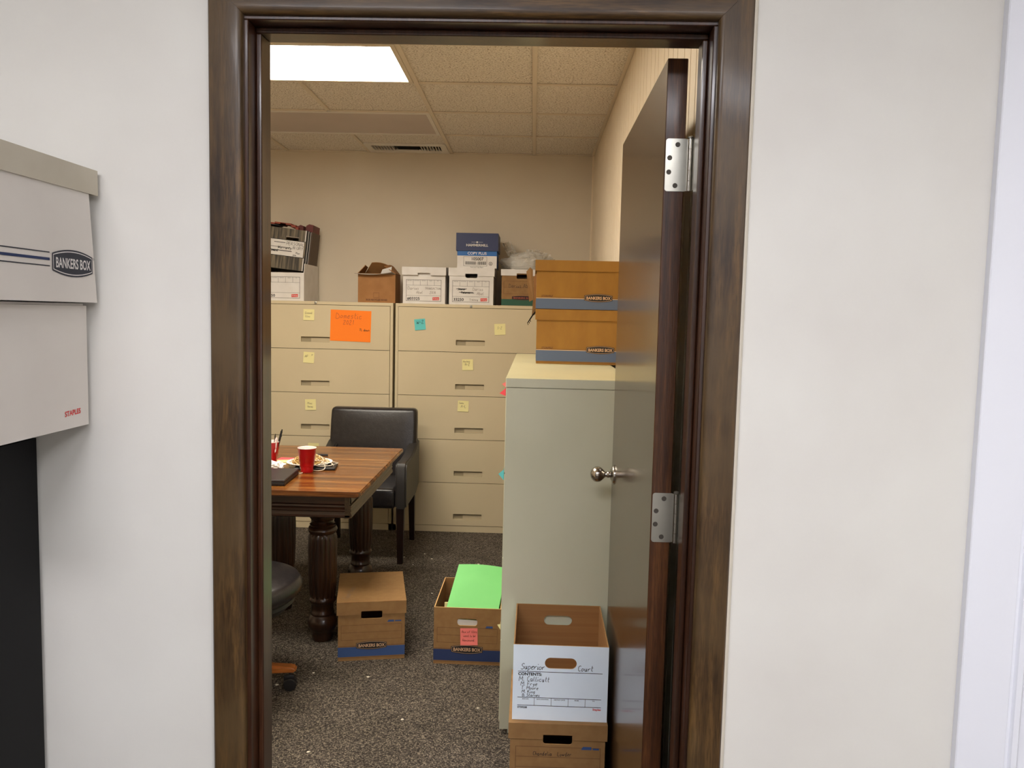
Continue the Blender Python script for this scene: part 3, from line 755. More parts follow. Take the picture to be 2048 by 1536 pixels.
# its lid rides up at the back
b = NB(); bx(b, -.05, -.1855, .160, .05, -.1835, .215); obj('handle_flap', b, M['white_bd'], B1)
l = [c for c in B1.children if c.name.startswith('lid')][0]
l.rotation_euler = (R(3.2), 0, 0); l.location = (0, .0, .0105)
B2 = form_box('storage_box', 'white lidded box numbered 33250 carrying the blue paper carton', -.594, -.284, 5.700, CT, '33250', (('Darius', .010, .100, .020), ('Abel', .040, .070, .020), ('Training', -.012, .030, .013)))
b = NB(); y = -.1908
for xx, zz, ww in ((-.105, .108, .075), (-.090, .104, .05), (-.085, .085, .10), (-.060, .080, .08)): rect(b, xx, zz, xx+ww, zz+.0035, y)
hand(b, 'Store', -.095, .100, .016, y, w=.002); hand(b, 'Returns', -.07, .078, .014, y, w=.0025); obj('crossed_out_writing', b, M['ink'], B2)
B3 = carton('storage_box', 'kraft box with green band and white lid under the plastic bag', (-.078, 5.705+.19, CT), 0, .298, .38, .248, M['kraft'], M['kraft_in'], lid=.044, lid_m=M['white_bd'], notch=.045, hz=.204, hw=.045, hh=.015, hole_r=.008)
band(B3, .298, .38, .002, .046, M['green_pr']); b = NB(); y = -.1906; form_lines(b, y, -.134, .134, .082, .172, 2, .0014); obj('printed_label', b, M['ink_br'], B3)
logo(B3, 0, .056, .15, .030, -.1912, ink=M['redrope']); b = NB(); hand(b, 'Darius Abel', -.098, .128, .026, y-.0002, w=.0018, sx=.9); obj('handwriting', b, M['pen'], B3)

# blue paper carton
ZB = CT+.250+.0064
PC = carton('paper_carton', 'blue and white copy paper carton with navy lid on top of the white box', (-.4035, 5.712+.15, ZB), 0, .276, .30, .236, M['white_bd'], M['white_bd'], hole=False, lid=.122, lid_m=mat('navy_lid', (28, 40, 84), .5), lidov=.009)
band(PC, .276, .30, .085, .2, mat('azure_print', (24, 96, 168), .5)); y = -.1512
b = NB(); bx(b, .1382, -.15, .0, .1386, .15, .086); obj('printed_side', b, M['blue'], PC)
b = NB(); text(b, 'COPY PLUS', 0, .0935, .019, y, align='CENTER', bold=.0004); obj('printed_title', b, M['white_bd'], PC)
b = NB(); text(b, 'HAMMERMILL', 0, .150, .017, -.1596, align='CENTER', bold=.0005, sx=1.08); rect(b, -.04, .178, .040, .1795, -.1596); prism(b, XZ([(0, .172), (.008, .179), (0, .186), (-.008, .179)], -.1596), (0, -.0001, 0)); obj('lid_title', b, M['white_bd'], PC)
b = NB(); frame2(b, -.094, .014, .070, .080, .0016, y); text(b, '105007', .002, .054, .021, y, align='CENTER', bold=.0005)
for k in range(30):
    xx = -.082+k*.0045+(.012 if k > 16 else 0); rect(b, xx, .024, xx+(.0026 if (k*7) % 3 else .0014), .046, y)
ring = [(.096+.0125*math.cos(2*PI*k/20), .032+.0125*math.sin(2*PI*k/20)) for k in range(20)]; ring2 = [(.096+.0095*math.cos(2*PI*k/20), .032+.0095*math.sin(2*PI*k/20)) for k in range(20)]
prism(b, XZ(ring, y), (0, -.0001, 0), [XZ(ring2, y)]); prism(b, XZ([(.091, .028), (.101, .028), (.096, .037)], y), (0, -.0001, 0))
text(b, 'Multi-Use Copy Paper', 0, .003, .0075, y, align='CENTER'); obj('printed_label', b, M['ink'], PC)

# brown carton with its top pushed open
BC = carton('open_carton', 'brown corrugated carton with crumpled open flaps between the box stacks', (-1.108, 5.70+.13, CT), R(1.5), .262, .25, .205, M['kraft_d'], M['kraft_in'], hole=False)
b = NB(); y = -.1258; text(b, '30.5% RECYCLED BOXES', .0, .014, .0125, y, align='CENTER', bold=.0006, sx=.8); frame2(b, -.022, .034, .018, .070, .0015, y); obj('printed_label', b, M['ink_br'], BC)
for nm, P in (('front', ((-.131, -.125, .203), (.131, -.125, .203), (.110, -.165, .215), (-.150, -.155, .203))),
              ('left', ((-.131, .12, .204), (-.131, -.12, .204), (-.08, -.10, .262), (-.10, .10, .258))),
              ('back', ((.131, .124, .204), (-.131, .124, .204), (-.065, .05, .288), (.06, .03, .268))),
              ('right', ((.131, -.12, .204), (.131, .12, .204), (.085, .10, .262), (.04, -.06, .258)))):
    sheet('flap', None, None, P, .004, M['kraft_d'] if nm != 'front' else M['grey_bd'], bend=.012, parent=BC, nx=8, nz=6)
sheet('paper_sheet', 'white paper poking out of the brown open carton', 'paper', ((-1.12, 5.78, 1.74), (-1.02, 5.76, 1.76), (-1.005, 5.74, 1.862), (-1.075, 5.76, 1.842)), .001, M['white_bd'])

# left: white open box and the tilted woodgrain file box in it
B4 = form_box('storage_box', 'white open box under the tilted woodgrain file box', -1.925, -1.617, 5.70, CT, '33250', (), lid=False, h=.262, front_h=.198, hole=False)
FB = thing('file_box', 'dark woodgrain file box tilted inside the open white box', 'box', (-1.800, 5.735+.16, CT+.224), rot=(R(-1), R(6.0), 0))
w, d, h, t_ = .325, .31, .285, .004
b = NB(); H = [XZ(rrect(.066, h-.075, .045, .014, .006), -d/2)]
prism(b, [(-w/2, -d/2, 0), (w/2, -d/2, 0), (w/2, -d/2, h), (-w/2, -d/2, h)], (0, t_, 0), H)
bx(b, -w/2, d/2-t_, 0, w/2, d/2, h); bx(b, -w/2, -d/2+t_, 0, w/2, d/2-t_, t_)
obj('body', b, M['woodgrain'], FB)
b = NB(); bx(b, w/2-t_, -d/2+t_, t_, w/2+.0005, -.055, h+.002); obj('side_panel', b, M['navy_bd'], FB); b = NB(); bx(b, -w/2, -d/2+t_, t_, -w/2+t_, d/2-t_, h); obj('side_panel', b, M['navy_bd'], FB)
b = NB(); bx(b, w/2-t_-.002, -.045, .02, w/2+.012, d/2+.0, h+.005, .002, 1); obj('side_sleeve', b, mat('brown_sleeve', (84, 66, 52), .6), FB)
b = NB(); rect(b, -w/2, .092, w/2-.010, .205, -d/2-.0006); obj('paper_label', b, M['white_bd'], FB)
b = NB(); y = -d/2-.0012
for z_ in (.092, .205): rect(b, -w/2, z_-.002, w/2, z_+.002, y)
hand(b, 'PERSONAL', .028, .172, .022, y, w=.002, sx=.95); hand(b, 'INJURY', .075, .145, .020, y, w=.002); rect(b, -.10, .150, .06, .153, y)
hand(b, 'Warranty', -.03, .142, .018, y, w=.003); rect(b, -.10, .125, .07, .130, y); hand(b, 'Plan', .10, .115, .012, y, w=.002); hand(b, 'Settlement', -.12, .118, .016, y, w=.004)
rect(b, -.06, .182, .02, .186, y); hand(b, '2014', .08, .098, .010, y, w=.002); obj('handwriting', b, M['ink'], FB)
b = NB()
for xx in (w/2-.008,): rect(b, xx, 0, xx+.006, .090, y); rect(b, xx, .207, xx+.006, h, y)
tube(b, [(w/2+.002, -d/2+.045, .01), (w/2+.002, -d/2+.045, h)], .002, 5); tube(b, [(w/2+.002, -.058, .01), (w/2+.002, -.058, h)], .002, 5)
obj('white_piping', b, M['white_bd'], FB)
b = NB(); tube(b, [(.02, y, h-.056), (.112, y, h-.056)], .003, 6); obj('handle_rim', b, M['grey_bd'], FB)
b = NB()
for q in range(9):
    a = R(20*q); x_ = -.03+.12*math.cos(PI-a); z_ = h-.02+.060*math.sin(a)
    if q: bx(b, px_, -.10, min(pz_, z_)-.002, x_, .08, max(pz_, z_)+.003)
    px_, pz_ = x_, z_
obj('folders', b, M['redrope'], FB)
b = NB(); P = [(.045, -.06, h-.03), (.060, -.06, h+.030), (.085, -.06, h+.045), (.105, -.06, h+.040), (.110, -.06, h-.02)]; prism(b, P, (0, .12, 0)); obj('folder_strap', b, M['maroon'], FB)
b = NB(); P = [(w/2-.045, -.048, h-.02), (w/2-.040, -.048, h+.045), (w/2-.020, -.048, h+.058), (w/2+.010, -.048, h+.055), (w/2+.010, -.048, h+.004)]; prism(b, P, (0, .18, 0)); obj('lid_fold', b, M['maroon'], FB)
b = NB(); bx(b, -w/2-.002, -.12, h-.004, w/2-.10, .02, h+.004); bx(b, -.12, -.12, h+.016, -.05, -.02, h+.022); obj('dark_folder', b, M['black_pl'], FB)

# clear plastic bag
b = NB(); bmesh.ops.create_icosphere(b, subdivisions=5, radius=1)
for v in b.verts:
    p = v.co.copy(); n = noise.fractal(p*1.7+Vector((3, 1, 2)), 1, 2.1, 5); rid = abs(noise.noise(p*3.1+Vector((0, 4, 0))))
    s = 1+.30*n-.22*rid
    v.co = Vector((p.x*s*.185+.03*p.z, p.y*s*.13, max(0, (p.z*.5+.5)*s)*.155*(1-.35*abs(p.x))))
for f in b.faces: f.smooth = True
bag = obj('plastic_bag', b, M['bag'], None, True, loc=(-.055, 5.895, CT+.2545)); tag(bag, 'crumpled clear plastic bag on the white lid', 'bag')
rr = random.Random(2)
for (cx, cz, w_, h_, a0) in ((-.13, .155, .07, .10, -.5), (.10, .10, .12, .08, .5), (.04, .12, .10, .06, .1)):
    g = []; nx = nz = 9; bm_ = NB()
    for j in range(nz):
        g.append([bm_.verts.new((cx+(i/(nx-1)-.5)*w_*math.cos(a0)+(j/(nz-1)-.5)*h_*math.sin(a0), -.02+.03*noise.noise(Vector((i*.6+cx*40, j*.6, 1)))+.01*(i % 2),
                                 cz+(j/(nz-1)-.5)*h_*math.cos(a0)-(i/(nx-1)-.5)*w_*math.sin(a0)*.6)) for i in range(nx)])
    for j in range(nz-1):
        for i in range(nx-1): bm_.faces.new((g[j][i], g[j][i+1], g[j+1][i+1], g[j+1][i]))
    obj('bag_corner', bm_, M['bag'], bag, True)
b = NB(); bx(b, -.118, -.05, .0, .060, .08, .085, .02, 3); o = obj('bag_contents', b, M['plate'], bag, True); o['label'] = 'white packing inside the bag'

# ------------------------------------------------------------------ lateral file cabinets (tan)
def lateral(name, label, xc, yf, w=1.067, d=.457, H=1.606, nd=5, mb=None, rz=0, slip=True):
    mb = mb or M['putty']; t = thing(name, label, 'cabinet', (xc, yf, 0), rz); fr = .019
    b = NB(); bx(b, -w/2, .020, 0, w/2, d, H-.0005); bx(b, -w/2, 0, 0, -w/2+fr, .021, H-.022); bx(b, w/2-fr, 0, 0, w/2, .021, H-.022)
    bx(b, -w/2, -.0005, H-.022, w/2, .021, H, .0015, 1); bx(b, -w/2, 0, 0, w/2, .021, .045)
    bd = obj('cabinet_body', b, mb, t)
    b = NB(); bx(b, -w/2+fr, .0150, .045, w/2-fr, .0200, H-.022); obj('dark_gap', b, M['gap'], t)
    p = (H-.023-.046)/nd
    for k in range(nd):
        z1 = H-.0245-p*k; z0 = z1-p+.0035; hx0, hz0 = 0.005, z0+.064
        dr = bpy.data.objects.new('drawer', None); COL.objects.link(dr); dr.parent = t
        b = NB(); prism(b, [(-w/2+fr+.0025, -.004, z0), (w/2-fr-.0025, -.004, z0), (w/2-fr-.0025, -.004, z1), (-w/2+fr+.0025, -.004, z1)], (0, .018, 0),
                        [XZ(rrect(-.009, hz0, .101, .0185, .003, 2), -.004)])
        obj('drawer_front', b, mb, dr)
        b = NB(); bx(b, -.110, .0125, hz0-.0185, .092, .0145, hz0+.0185); bx(b, -.110, .0137, hz0+.0185, .092, .0145, hz0+.020); obj('pull_recess', b, M['putty_in'], dr)
        if slip and mb == M['putty']:
            b = NB(); bx(b, -.042, .008, hz0-.0180, .091, .0095, hz0+.009); obj('label_holder', b, M['paper_slip_shaded'], dr)
    b = NB(); lathe(b, [(.0095, 0), (.0095, .004), (.007, .005), (.007, .0035), (.001, .0035)], seg=20)
    bmesh.ops.rotate(b, cent=(0, 0, 0), matrix=Matrix.Rotation(R(90), 3, 'X'), verts=b.verts[:]); obj('lock', b, M['steel'], t, True, loc=(-.009, 0, H-.011))
    b = NB(); bx(b, -.0015, -.0045, H-.016, .0015, -.0035, H-.006); lk = obj('keyhole', b, M['ink'], t); lk.location = (-.009, 0, 0)
    return t
YF = 5.632
lateral('file_cabinet', 'tan five-drawer lateral file cabinet with the orange sheet on its top drawer', -1.5075, YF)
lateral('file_cabinet', 'tan five-drawer lateral file cabinet with the teal note, behind the sage cabinet', -.4235, YF)

# sage cabinets, fronts to the left
def sage(name, label, y0, y1, mtop):
    w = y1-y0; t = thing(name, label, 'cabinet', (-.088, (y0+y1)/2, 0), R(-90)); d = .452; H = 1.3195
    b = NB(); bx(b, -w/2, .018, .02, w/2, d, H-.036); bx(b, -w/2, 0, .02, -w/2+.016, .018, H-.036); bx(b, w/2-.016, 0, .02, w/2, .018, H-.036)
    bx(b, -w/2+.01, .03, 0, w/2-.01, d-.02, .02)
    obj('cabinet_body', b, M['sage'], t)
    b = NB(); bx(b, -w/2-.0008, -.004, H-.035, w/2+.0008, d+.0008, H, .0025, 2); o = obj('cabinet_top', b, [M['sage'], mtop], t)
    for p in o.data.polygons:
        if p.normal.z > .3: p.material_index = 1
    b = NB(); bx(b, -w/2+.016, .014, .02, w/2-.016, .018, H-.036); obj('dark_gap', b, M['gap'], t)
    for k in range(4):
        z1 = H-.040-.310*k; z0 = z1-.306; dr = bpy.data.objects.new('drawer', None); COL.objects.link(dr); dr.parent = t
        b = NB(); bx(b, -w/2+.0175, -.0035, z0, w/2-.0175, .0139, z1, .002, 1); obj('drawer_front', b, M['sage'], dr)
        b = NB(); bx(b, -.08, -.013, z1-.075, .08, -.0035, z1-.055, .003, 2); obj('pull_bar', b, M['steel'], dr)
    return t
sage('file_cabinet', 'sage green lateral file cabinet, nearest the open door', 2.872, 3.786, M['sage_top'])
sage('file_cabinet', 'second sage file cabinet, set behind the nearest one', 3.789, 4.703, M['sage_top'])

# black cabinet in the near room and the two boxes on it
t = thing('storage_cabinet', 'tall black cabinet at the left edge under the white boxes', 'cabinet', (-1.034, 1.2, 0), R(90)); w, d, H = .914, .46, 1.295
b = NB(); bx(b, -w/2, .016, 0, w/2, d, H-.03); obj('cabinet_body', b, M['black_metal'], t)
b = NB(); bx(b, -w/2, 0, H-.029, w/2, d, H, .0015, 1); obj('cabinet_top', b, M['black_metal'], t)
for s_ in (-1, 1):
    dr = bpy.data.objects.new('cabinet_door', None); COL.objects.link(dr); dr.parent = t
    b = NB(); bx(b, min(s_*w/2, s_*.0015), .0, .06, max(s_*w/2, s_*.0015), .0158, H-.032, .0012, 1); obj('door_panel', b, M['black_metal'], dr)
    b = NB(); tube(b, [(s_*.04, -.022, .60), (s_*.04, -.022, .74)], .004, 8); bx(b, s_*.04-.003, -.022, .61, s_*.04+.003, .0, .616); bx(b, s_*.04-.003, -.022, .724, s_*.04+.003, .0, .73); obj('pull_bar', b, M['black_metal'], dr)
L2 = carton('storage_box', 'plain white box with small red brand name, on the black cabinet', (-.9195-.152, 1.652-.198, 1.2955), R(90), .396, .304, .245, M['white_bd_old'], M['grey_bd'], me=M['grey_bd'], hole=False, t=.004)
b = NB(); bx(b, -.1935, -.1475, .2452, .1935, .1475, .2495); obj('top_flap', b, M['white_bd_old'], L2)
b = NB(); text(b, 'STAPLES', .112, .026, .0105, -.1526, bold=.0004, sx=1.05); bmesh.ops.rotate(b, cent=(.13, 0, .03), matrix=Matrix.Rotation(R(-2), 3, 'Y'), verts=b.verts[:]); obj('printed_brand', b, M['red_pr'], L2)
L1 = carton('storage_box', 'white lidded box with black logo plate, uppermost of the two on the black cabinet', (-.897-.155, 1.654-.205, 1.5475), R(90), .408, .310, .261, M['white_bd_old'], M['grey_bd'], me=M['grey_bd'], lid=.050, hole=False, lid_m=M['lid_old'], taper=.0, lidov=.004)
for c in L1.children:
    if c.name.startswith('body'):
        for v in c.data.vertices:
            if v.co.z > .1 and v.co.x > 0: v.co.x -= .028*(v.co.z/.258)
logo(L1, .118, .074, .138, .052, -.1560, body=M['ink_navy'], ink=M['white_bd'])
b = NB(); y = -.1556
for z0, z1 in ((.0895, .0915), (.0755, .0805), (.0645, .0665)): rect(b, -.204, z0, .042, z1, y)
obj('printed_stripes', b, M['ink_navy'], L1); b = NB(); rect(b, -.204, .0757, .042, .0803, y-.0002); obj('blue_stripe', b, M['blue_dk'], L1)
b = NB(); text(b, '®', .190, .085, .005, y); obj('registered_mark', b, M['ink'], L1)

# ------------------------------------------------------------------ notes and papers stuck on cabinets
def note(label, x, z, m, ang=0, s=.076, y=YF-.0045, words=(), cat='sticky note', wd=.0014, name='sticky_note', w=None, rz=0, ink=None, curl=.006):
    w = w or s; b = NB(); n = 8
    for side in (0, 1):
        g = [[b.verts.new((-w/2+w*i/2, -.0004-.0004*side-curl*max(0, 1-j/n-.35)**2, -s/2+s*j/n)) for i in range(3)] for j in range(n+1)]
        for j in range(n):
            for i in range(2):
                q = (g[j][i], g[j][i+1], g[j+1][i+1], g[j+1][i]); b.faces.new(q if side else q[::-1])
        if not side: g0 = g
    for j in range(n):
        b.faces.new((g0[j][0], g0[j+1][0], g[j+1][0], g[j][0])); b.faces.new((g0[j][2], g[j][2], g[j+1][2], g0[j+1][2]))
    for i in range(2): b.faces.new((g0[0][i], g[0][i], g[0][i+1], g0[0][i+1])); b.faces.new((g0[n][i], g0[n][i+1], g[n][i+1], g[n][i]))
    o = obj(name, b, m); o.location = (x, y, z); o.rotation_euler = (0, R(ang), rz); tag(o, label, cat, )
    if words:
        b = NB()
        for (s_, xx, zz, hh_) in words: hand(b, s_, xx, zz, hh_, -.0022-curl*.15, w=wd)
        obj('handwriting', b, ink or M['pencil'], o)
    return o
note('yellow note on the top drawer beside the orange sheet', -1.562, 1.512, M['yellow_n'], 1, words=(('Closed', -.028, .006, .014), ('files', -.026, -.018, .014)))
note('yellow note on the second drawer under the orange sheet', -1.562, 1.214, M['yellow_n'], 3, words=(('AF', -.028, .0, .016), ('17', .018, .014, .01)))
note('yellow note on the third drawer left of the black chair', -1.549, .883, M['yellow_n'], -2, words=(('Misc', -.022, .004, .014), ('forms', -.022, -.02, .013)))
note('yellow note on the fourth drawer peeking over the table edge', -1.528, .572, M['yellow_n'], 0)
note('orange sheet marked Domestic 2021 on the left cabinet', -1.269, 1.441, M['orange_n'], 1.2, s=.216, w=.284, name='paper_sign', cat='paper sign', y=YF-.0045,
     words=(('Domestic', -.104, .050, .038), ('2021', -.052, .008, .030)), wd=.0020, ink=M['redrope'], curl=.004)
sg = [o for o in bpy.data.objects if o.name.startswith('paper_sign')][0]
b = NB(); hand(b, 'TL down', .062, -.032, .015, -.0028, w=.0024); obj('small_writing', b, M['ink_br'], sg)
note('teal note marked W-Z on the right-hand tan cabinet', -.785, 1.462, M['teal_n'], -6, words=(('W-Z', -.022, .004, .022),), wd=.0020, ink=M['ink'])
note('yellow note at the right of the top drawer, below the green banded box', -.229, 1.441, M['yellow_n'], -3, words=(('S-Z', -.018, .002, .016),))
note('yellow note on the second drawer of the cabinet with the teal note', -.449, 1.190, M['yellow_n'], -2, words=(('File Docs', -.030, .018, .009), ('N-Z', -.018, -.006, .016)))
note('yellow note on the third drawer of the cabinet with the teal note', -.475, .899, M['yellow_n'], 2, words=(('Copies', -.028, .018, .009), ('A-L', -.016, -.010, .018)))
note('coral pink note on the front of the open kraft box', GX+.0065, .128, M['pink_n'], -1.5, y=GY-.2042, words=(('Box of files', -.031, .018, .010), ('need to be', -.024, .0, .009), ('Reviewed', -.028, -.020, .010)), ink=M['ink_br'], wd=.001)
def side_note(label, yy, z, m, out, s, lean=0):
    """note stuck on a left-facing drawer front, its free corner folded out towards the doorway"""
    b = NB(); x0 = 0
    prism(b, [(x0, 0, -s/2), (x0, s, -s/2), (x0, s, s/2), (x0, 0, s/2)], (-.0006, 0, 0))
    prism(b, [(x0, 0, -s/2), (-out, .004, lean*s), (x0, 0, s/2)], (0, -.0007, 0))
    o = obj('sticky_note', b, m, None, loc=(-.0925, yy, z)); tag(o, label, 'sticky note')
side_note('small pale pink note folded out from the sage cabinet, above the red one', 2.90, 1.292, M['pink_n'], .014, .020, .1)
side_note('red note folded out from the top drawer of the sage cabinet', 2.895, 1.266, M['coral_n'], .022, .028, -.2)
side_note('teal note folded out from the middle of the sage cabinet front', 2.895, .965, M['teal_n'], .020, .040, .05)
side_note('torn yellow paper scrap on the lower edge of the sage cabinet', 2.895, .398, M['yellow_n'], .012, .022, .3)

# ------------------------------------------------------------------ table
TC = (-1.262, 4.030)
t = thing('table', 'square oak table with thick fluted turned legs', 'table', (TC[0], TC[1], 0)); hx, hy = .530, .592; zt = .760
b = NB(); c = .022
P = [(-hx+c, -hy), (hx-c, -hy), (hx-c*.3, -hy+c*.3), (hx, -hy+c), (hx, hy-.004), (hx-.004, hy), (-hx, hy), (-hx, -hy+c)]
prism(b, [(p[0], p[1], zt-.024) for p in P], (0, 0, .024)); bmesh.ops.bevel(b, geom=[e for e in b.edges if abs(e.verts[0].co.z-e.verts[1].co.z) < 1e-6], offset=.005, segments=2, affect='EDGES')
obj('tabletop', b, M['oak_top'], t, True)
def reeded(b, ax, u0, u1, off, s):
    """apron board: flat upper half, reeded lower half, along axis ax at distance off, facing s"""
    z = zt-.0245; pr = [(0, z), (0, z-.046), (-.002, z-.048), (.006, z-.050), (.008, z-.058), (.004, z-.064), (.007, z-.068), (.007, z-.076), (.003, z-.080), (.006, z-.085), (.009, z-.094), (.009, z-.103), (0, z-.108)]
    pr = pr+[(-.022, z-.108), (-.022, z)]
    pts = [((u0, s*(off+p[0]), p[1]) if ax == 'x' else (s*(off+p[0]), u0, p[1])) for p in pr]
    prism(b, pts, ((u1-u0, 0, 0) if ax == 'x' else (0, u1-u0, 0)))
ax_, ay_ = hx-.058, hy-.075
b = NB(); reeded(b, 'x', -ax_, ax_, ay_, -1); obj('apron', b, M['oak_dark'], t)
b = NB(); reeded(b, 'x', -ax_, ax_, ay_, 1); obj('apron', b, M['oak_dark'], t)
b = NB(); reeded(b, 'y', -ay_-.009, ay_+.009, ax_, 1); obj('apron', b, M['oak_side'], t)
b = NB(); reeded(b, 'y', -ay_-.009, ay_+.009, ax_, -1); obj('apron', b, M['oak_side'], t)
prof = [(.036, 0), (.046, .004), (.050, .030), (.050, .040), (.058, .052), (.067, .072), (.069, .092), (.062, .112), (.052, .124), (.055, .130), (.055, .136), (.051, .142), (.051, .176),
        (.057, .184), (.063, .192), (.063, .202), (.057, .210), (.059, .222), (.062, .245), (.066, .34), (.067, .44), (.066, .492), (.064, .505), (.058, .512), (.064, .520), (.068, .530), (.064, .542), (.056, .548), (.060, .556),
        (.052, .562), (.048, .572), (.056, .582), (.064, .594), (.064, .6355)]
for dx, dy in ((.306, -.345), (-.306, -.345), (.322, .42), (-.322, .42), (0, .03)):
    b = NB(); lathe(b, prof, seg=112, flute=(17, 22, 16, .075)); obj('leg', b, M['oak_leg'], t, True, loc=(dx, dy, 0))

# things on the table
def cup(label, x, y, tilt=0):
    c = thing('cup', label, 'cup', (x, y, zt+.0005))
    b = NB(); P = [(.0285, 0), (.029, .002), (.0315, .030), (.033, .031), (.0355, .052), (.0370, .054), (.0395, .082), (.0410, .084), (.0425, .114), (.0445, .1165), (.0455, .1185), (.0445, .1200)]
    lathe(b, P, seg=36, cap=False); b.faces.new([b.verts[i] for i in range(36)][::-1]) if False else None
    bb = [b.verts.new((.0285*math.cos(2*PI*k/36), .0285*math.sin(2*PI*k/36), 0)) for k in range(36)]; b.faces.new(bb)
    o = obj('shell', b, [M['red_cup'], M['white_cup']], c, True)
    for p in o.data.polygons:
        if p.center.z > .1162: p.material_index = 1
    b = NB(); lathe(b, [(.0445, .1200), (.0430, .1190), (.0410, .112), (.0375, .082), (.033, .052), (.0275, .004), (.001, .004)], seg=36, cap=False); obj('liner', b, M['white_cup'], c, True)
    return c
cup('empty red plastic cup with white rim near the middle of the table', -1.080, 3.862)
cup('red plastic cup holding pens, at the left edge of the doorway', -1.309, 4.02)
for lab, x, y, dx, dz, m, r in (('black clip pen leaning right in the pen cup', -1.295, 4.02, .045, .175, M['black_pl'], .0055), ('grey pen in the pen cup', -1.300, 4.03, .012, .150, M['screw'], .004), ('silver pen in the pen cup', -1.292, 4.0, .020, .137, M['white_cup'], .0065)):
    b = NB(); z0 = zt+.006; tube(b, [(x-.01, y, z0), (x+dx*.5, y, z0+dz*.5), (x+dx*.93, y, z0+dz*.95)], r, 8); tube(b, [(x+dx*.93, y, z0+dz*.95), (x+dx, y, z0+dz)], r*.6, 8)
    if m == M['black_pl']: tube(b, [(x+dx*.95, y-.004, z0+dz*.98), (x+dx*.72+.013, y-.012, z0+dz*.80)], .002, 5)
    o = obj('pen', b, m, None, True); tag(o, lab, 'pen')
t = thing('laptop', 'closed black laptop on the near left of the table', 'laptop', (-1.290, 3.655, zt+.0005), R(3))
b = NB(); bx(b, -.195, -.138, 0, .195, .138, .017, .004, 2); obj('base', b, M['black_pl'], t)
b = NB(); bx(b, -.195, -.138, .0175, .195, .138, .027, .003, 2); obj('screen_lid', b, M['laptop'], t)
b = NB(); rect(b, 0, 0, .045, .0035); rect(b, .046, .002, .058, .006); o = obj('lid_mark', b, M['screw'], t); o.rotation_euler = (R(-90), 0, 0); o.location = (.09, -.105, .0276)
bmesh_pts = []
t = tag(obj('notebook', (lambda b: (bx(b, -.10, -.075, 0, .10, .075, .012, .002, 1), b)[1])(NB()), M['black_pl'], loc=(-1.065, 3.975, zt+.0005), rot=(0, 0, R(8))), 'thin black notebook under the twine plate', 'notebook')
b = NB(); lathe(b, [(.001, .002), (.080, .002), (.098, .011), (.112, .014), (.113, .0125), (.099, .0085), (.081, 0), (.001, 0)], seg=40, cap=False); o = obj('paper_plate', b, M['plate'], None, True, loc=(-1.105, 4.00, zt+.0135)); tag(o, 'white paper plate under the pile of twine', 'plate')
rr = random.Random(11)
tw = thing('twine', 'tangled pile of tan twine on the paper plate behind the red cup', 'twine', (-1.105, 4.00, zt+.017))
for nm, m, cnt, seedr in (('tan_twine', M['twine'], 40, .095), ('dark_twine', M['twine_d'], 26, .095), ('white_twine', M['twine_w'], 9, .10)):
    b = NB()
    for q in range(cnt):
        cx, cy = rr.uniform(-.04, .04), rr.uniform(-.035, .035); ra = rr.uniform(.025, seedr-.02); rb = ra*rr.uniform(.5, 1); a0 = rr.uniform(0, 6.3); ph = rr.uniform(0, 3)
        if nm == 'white_twine': cx += .035; cy -= .02
        P = []
        for k in range(15):
            a = a0+k*rr.uniform(.32, .46); x_ = cx+ra*math.cos(a)*math.cos(ph)-rb*math.sin(a)*math.sin(ph); y_ = cy+ra*math.cos(a)*math.sin(ph)+rb*math.sin(a)*math.cos(ph)
            rad = math.hypot(x_, y_); P.append((x_, y_, max(.004, .046*(1-(rad/.118)**2))*rr.uniform(.3, 1)))
        tube(b, P, .0016, 5)
    if nm == 'white_twine':
        for P in ([(.06, -.03, .012), (.09, -.06, .006), (.100, -.10, -.008), (.075, -.125, -.012), (.04, -.11, -.010), (.035, -.085, .004)], [(.07, .0, .012), (.11, -.005, .006), (.135, -.04, -.012), (.13, -.075, -.014)],
                  [(-.05, -.06, .008), (-.02, -.10, .000), (.0, -.145, -.0145), (.012, -.175, -.0145), (-.01, -.19, -.0145), (-.05, -.185, -.0145)]):
            Q = []
            for i in range(len(P)-1):
                p0, p1, p2, p3 = [Vector(P[max(0, min(len(P)-1, j))]) for j in (i-1, i, i+1, i+2)]
                for k in range(5):
                    s = k/5; Q.append(.5*((2*p1)+(p2-p0)*s+(2*p0-5*p1+4*p2-p3)*s*s+(3*p1-3*p2+p3-p0)*s**3))
            Q.append(Vector(P[-1])); tube(b, Q, .0018, 6)
    obj(nm, b, m, tw, True)
b = NB(); bmesh.ops.create_icosphere(b, subdivisions=3, radius=.05)
for v in b.verts: p = v.co.copy(); s = 1+.6*noise.noise(p*45); v.co = Vector((p.x*s*.9, p.y*s*.7, max(0, p.z*s*.45+.012)))
tag(obj('tissue', b, M['plate'], loc=(-1.262, 3.93, zt+.0005)), 'crumpled white tissue beside the pen cup', 'tissue')
tag(obj('note_pad', (lambda b: (bx(b, -.035, -.035, 0, .035, .035, .010, .001, 1), b)[1])(NB()), M['yellow_n'], loc=(-1.262, 4.075, zt+.0005), rot=(0, 0, R(10))), 'small yellow note pad behind the pen cup', 'note pad')
tag(obj('note_card', (lambda b: (bx(b, -.04, -.03, 0, .04, .03, .004), b)[1])(NB()), M['coral_n'], loc=(-1.275, 4.175, zt+.0005), rot=(0, 0, R(-5))), 'flat red card behind the yellow note pad', 'card')
b = NB(); tube(b, [(-.075, 0, .0055), (-.060, 0, .0055)], .002, 8); tube(b, [(-.060, 0, .0055), (.06, .006, .0055)], .0052, 8)
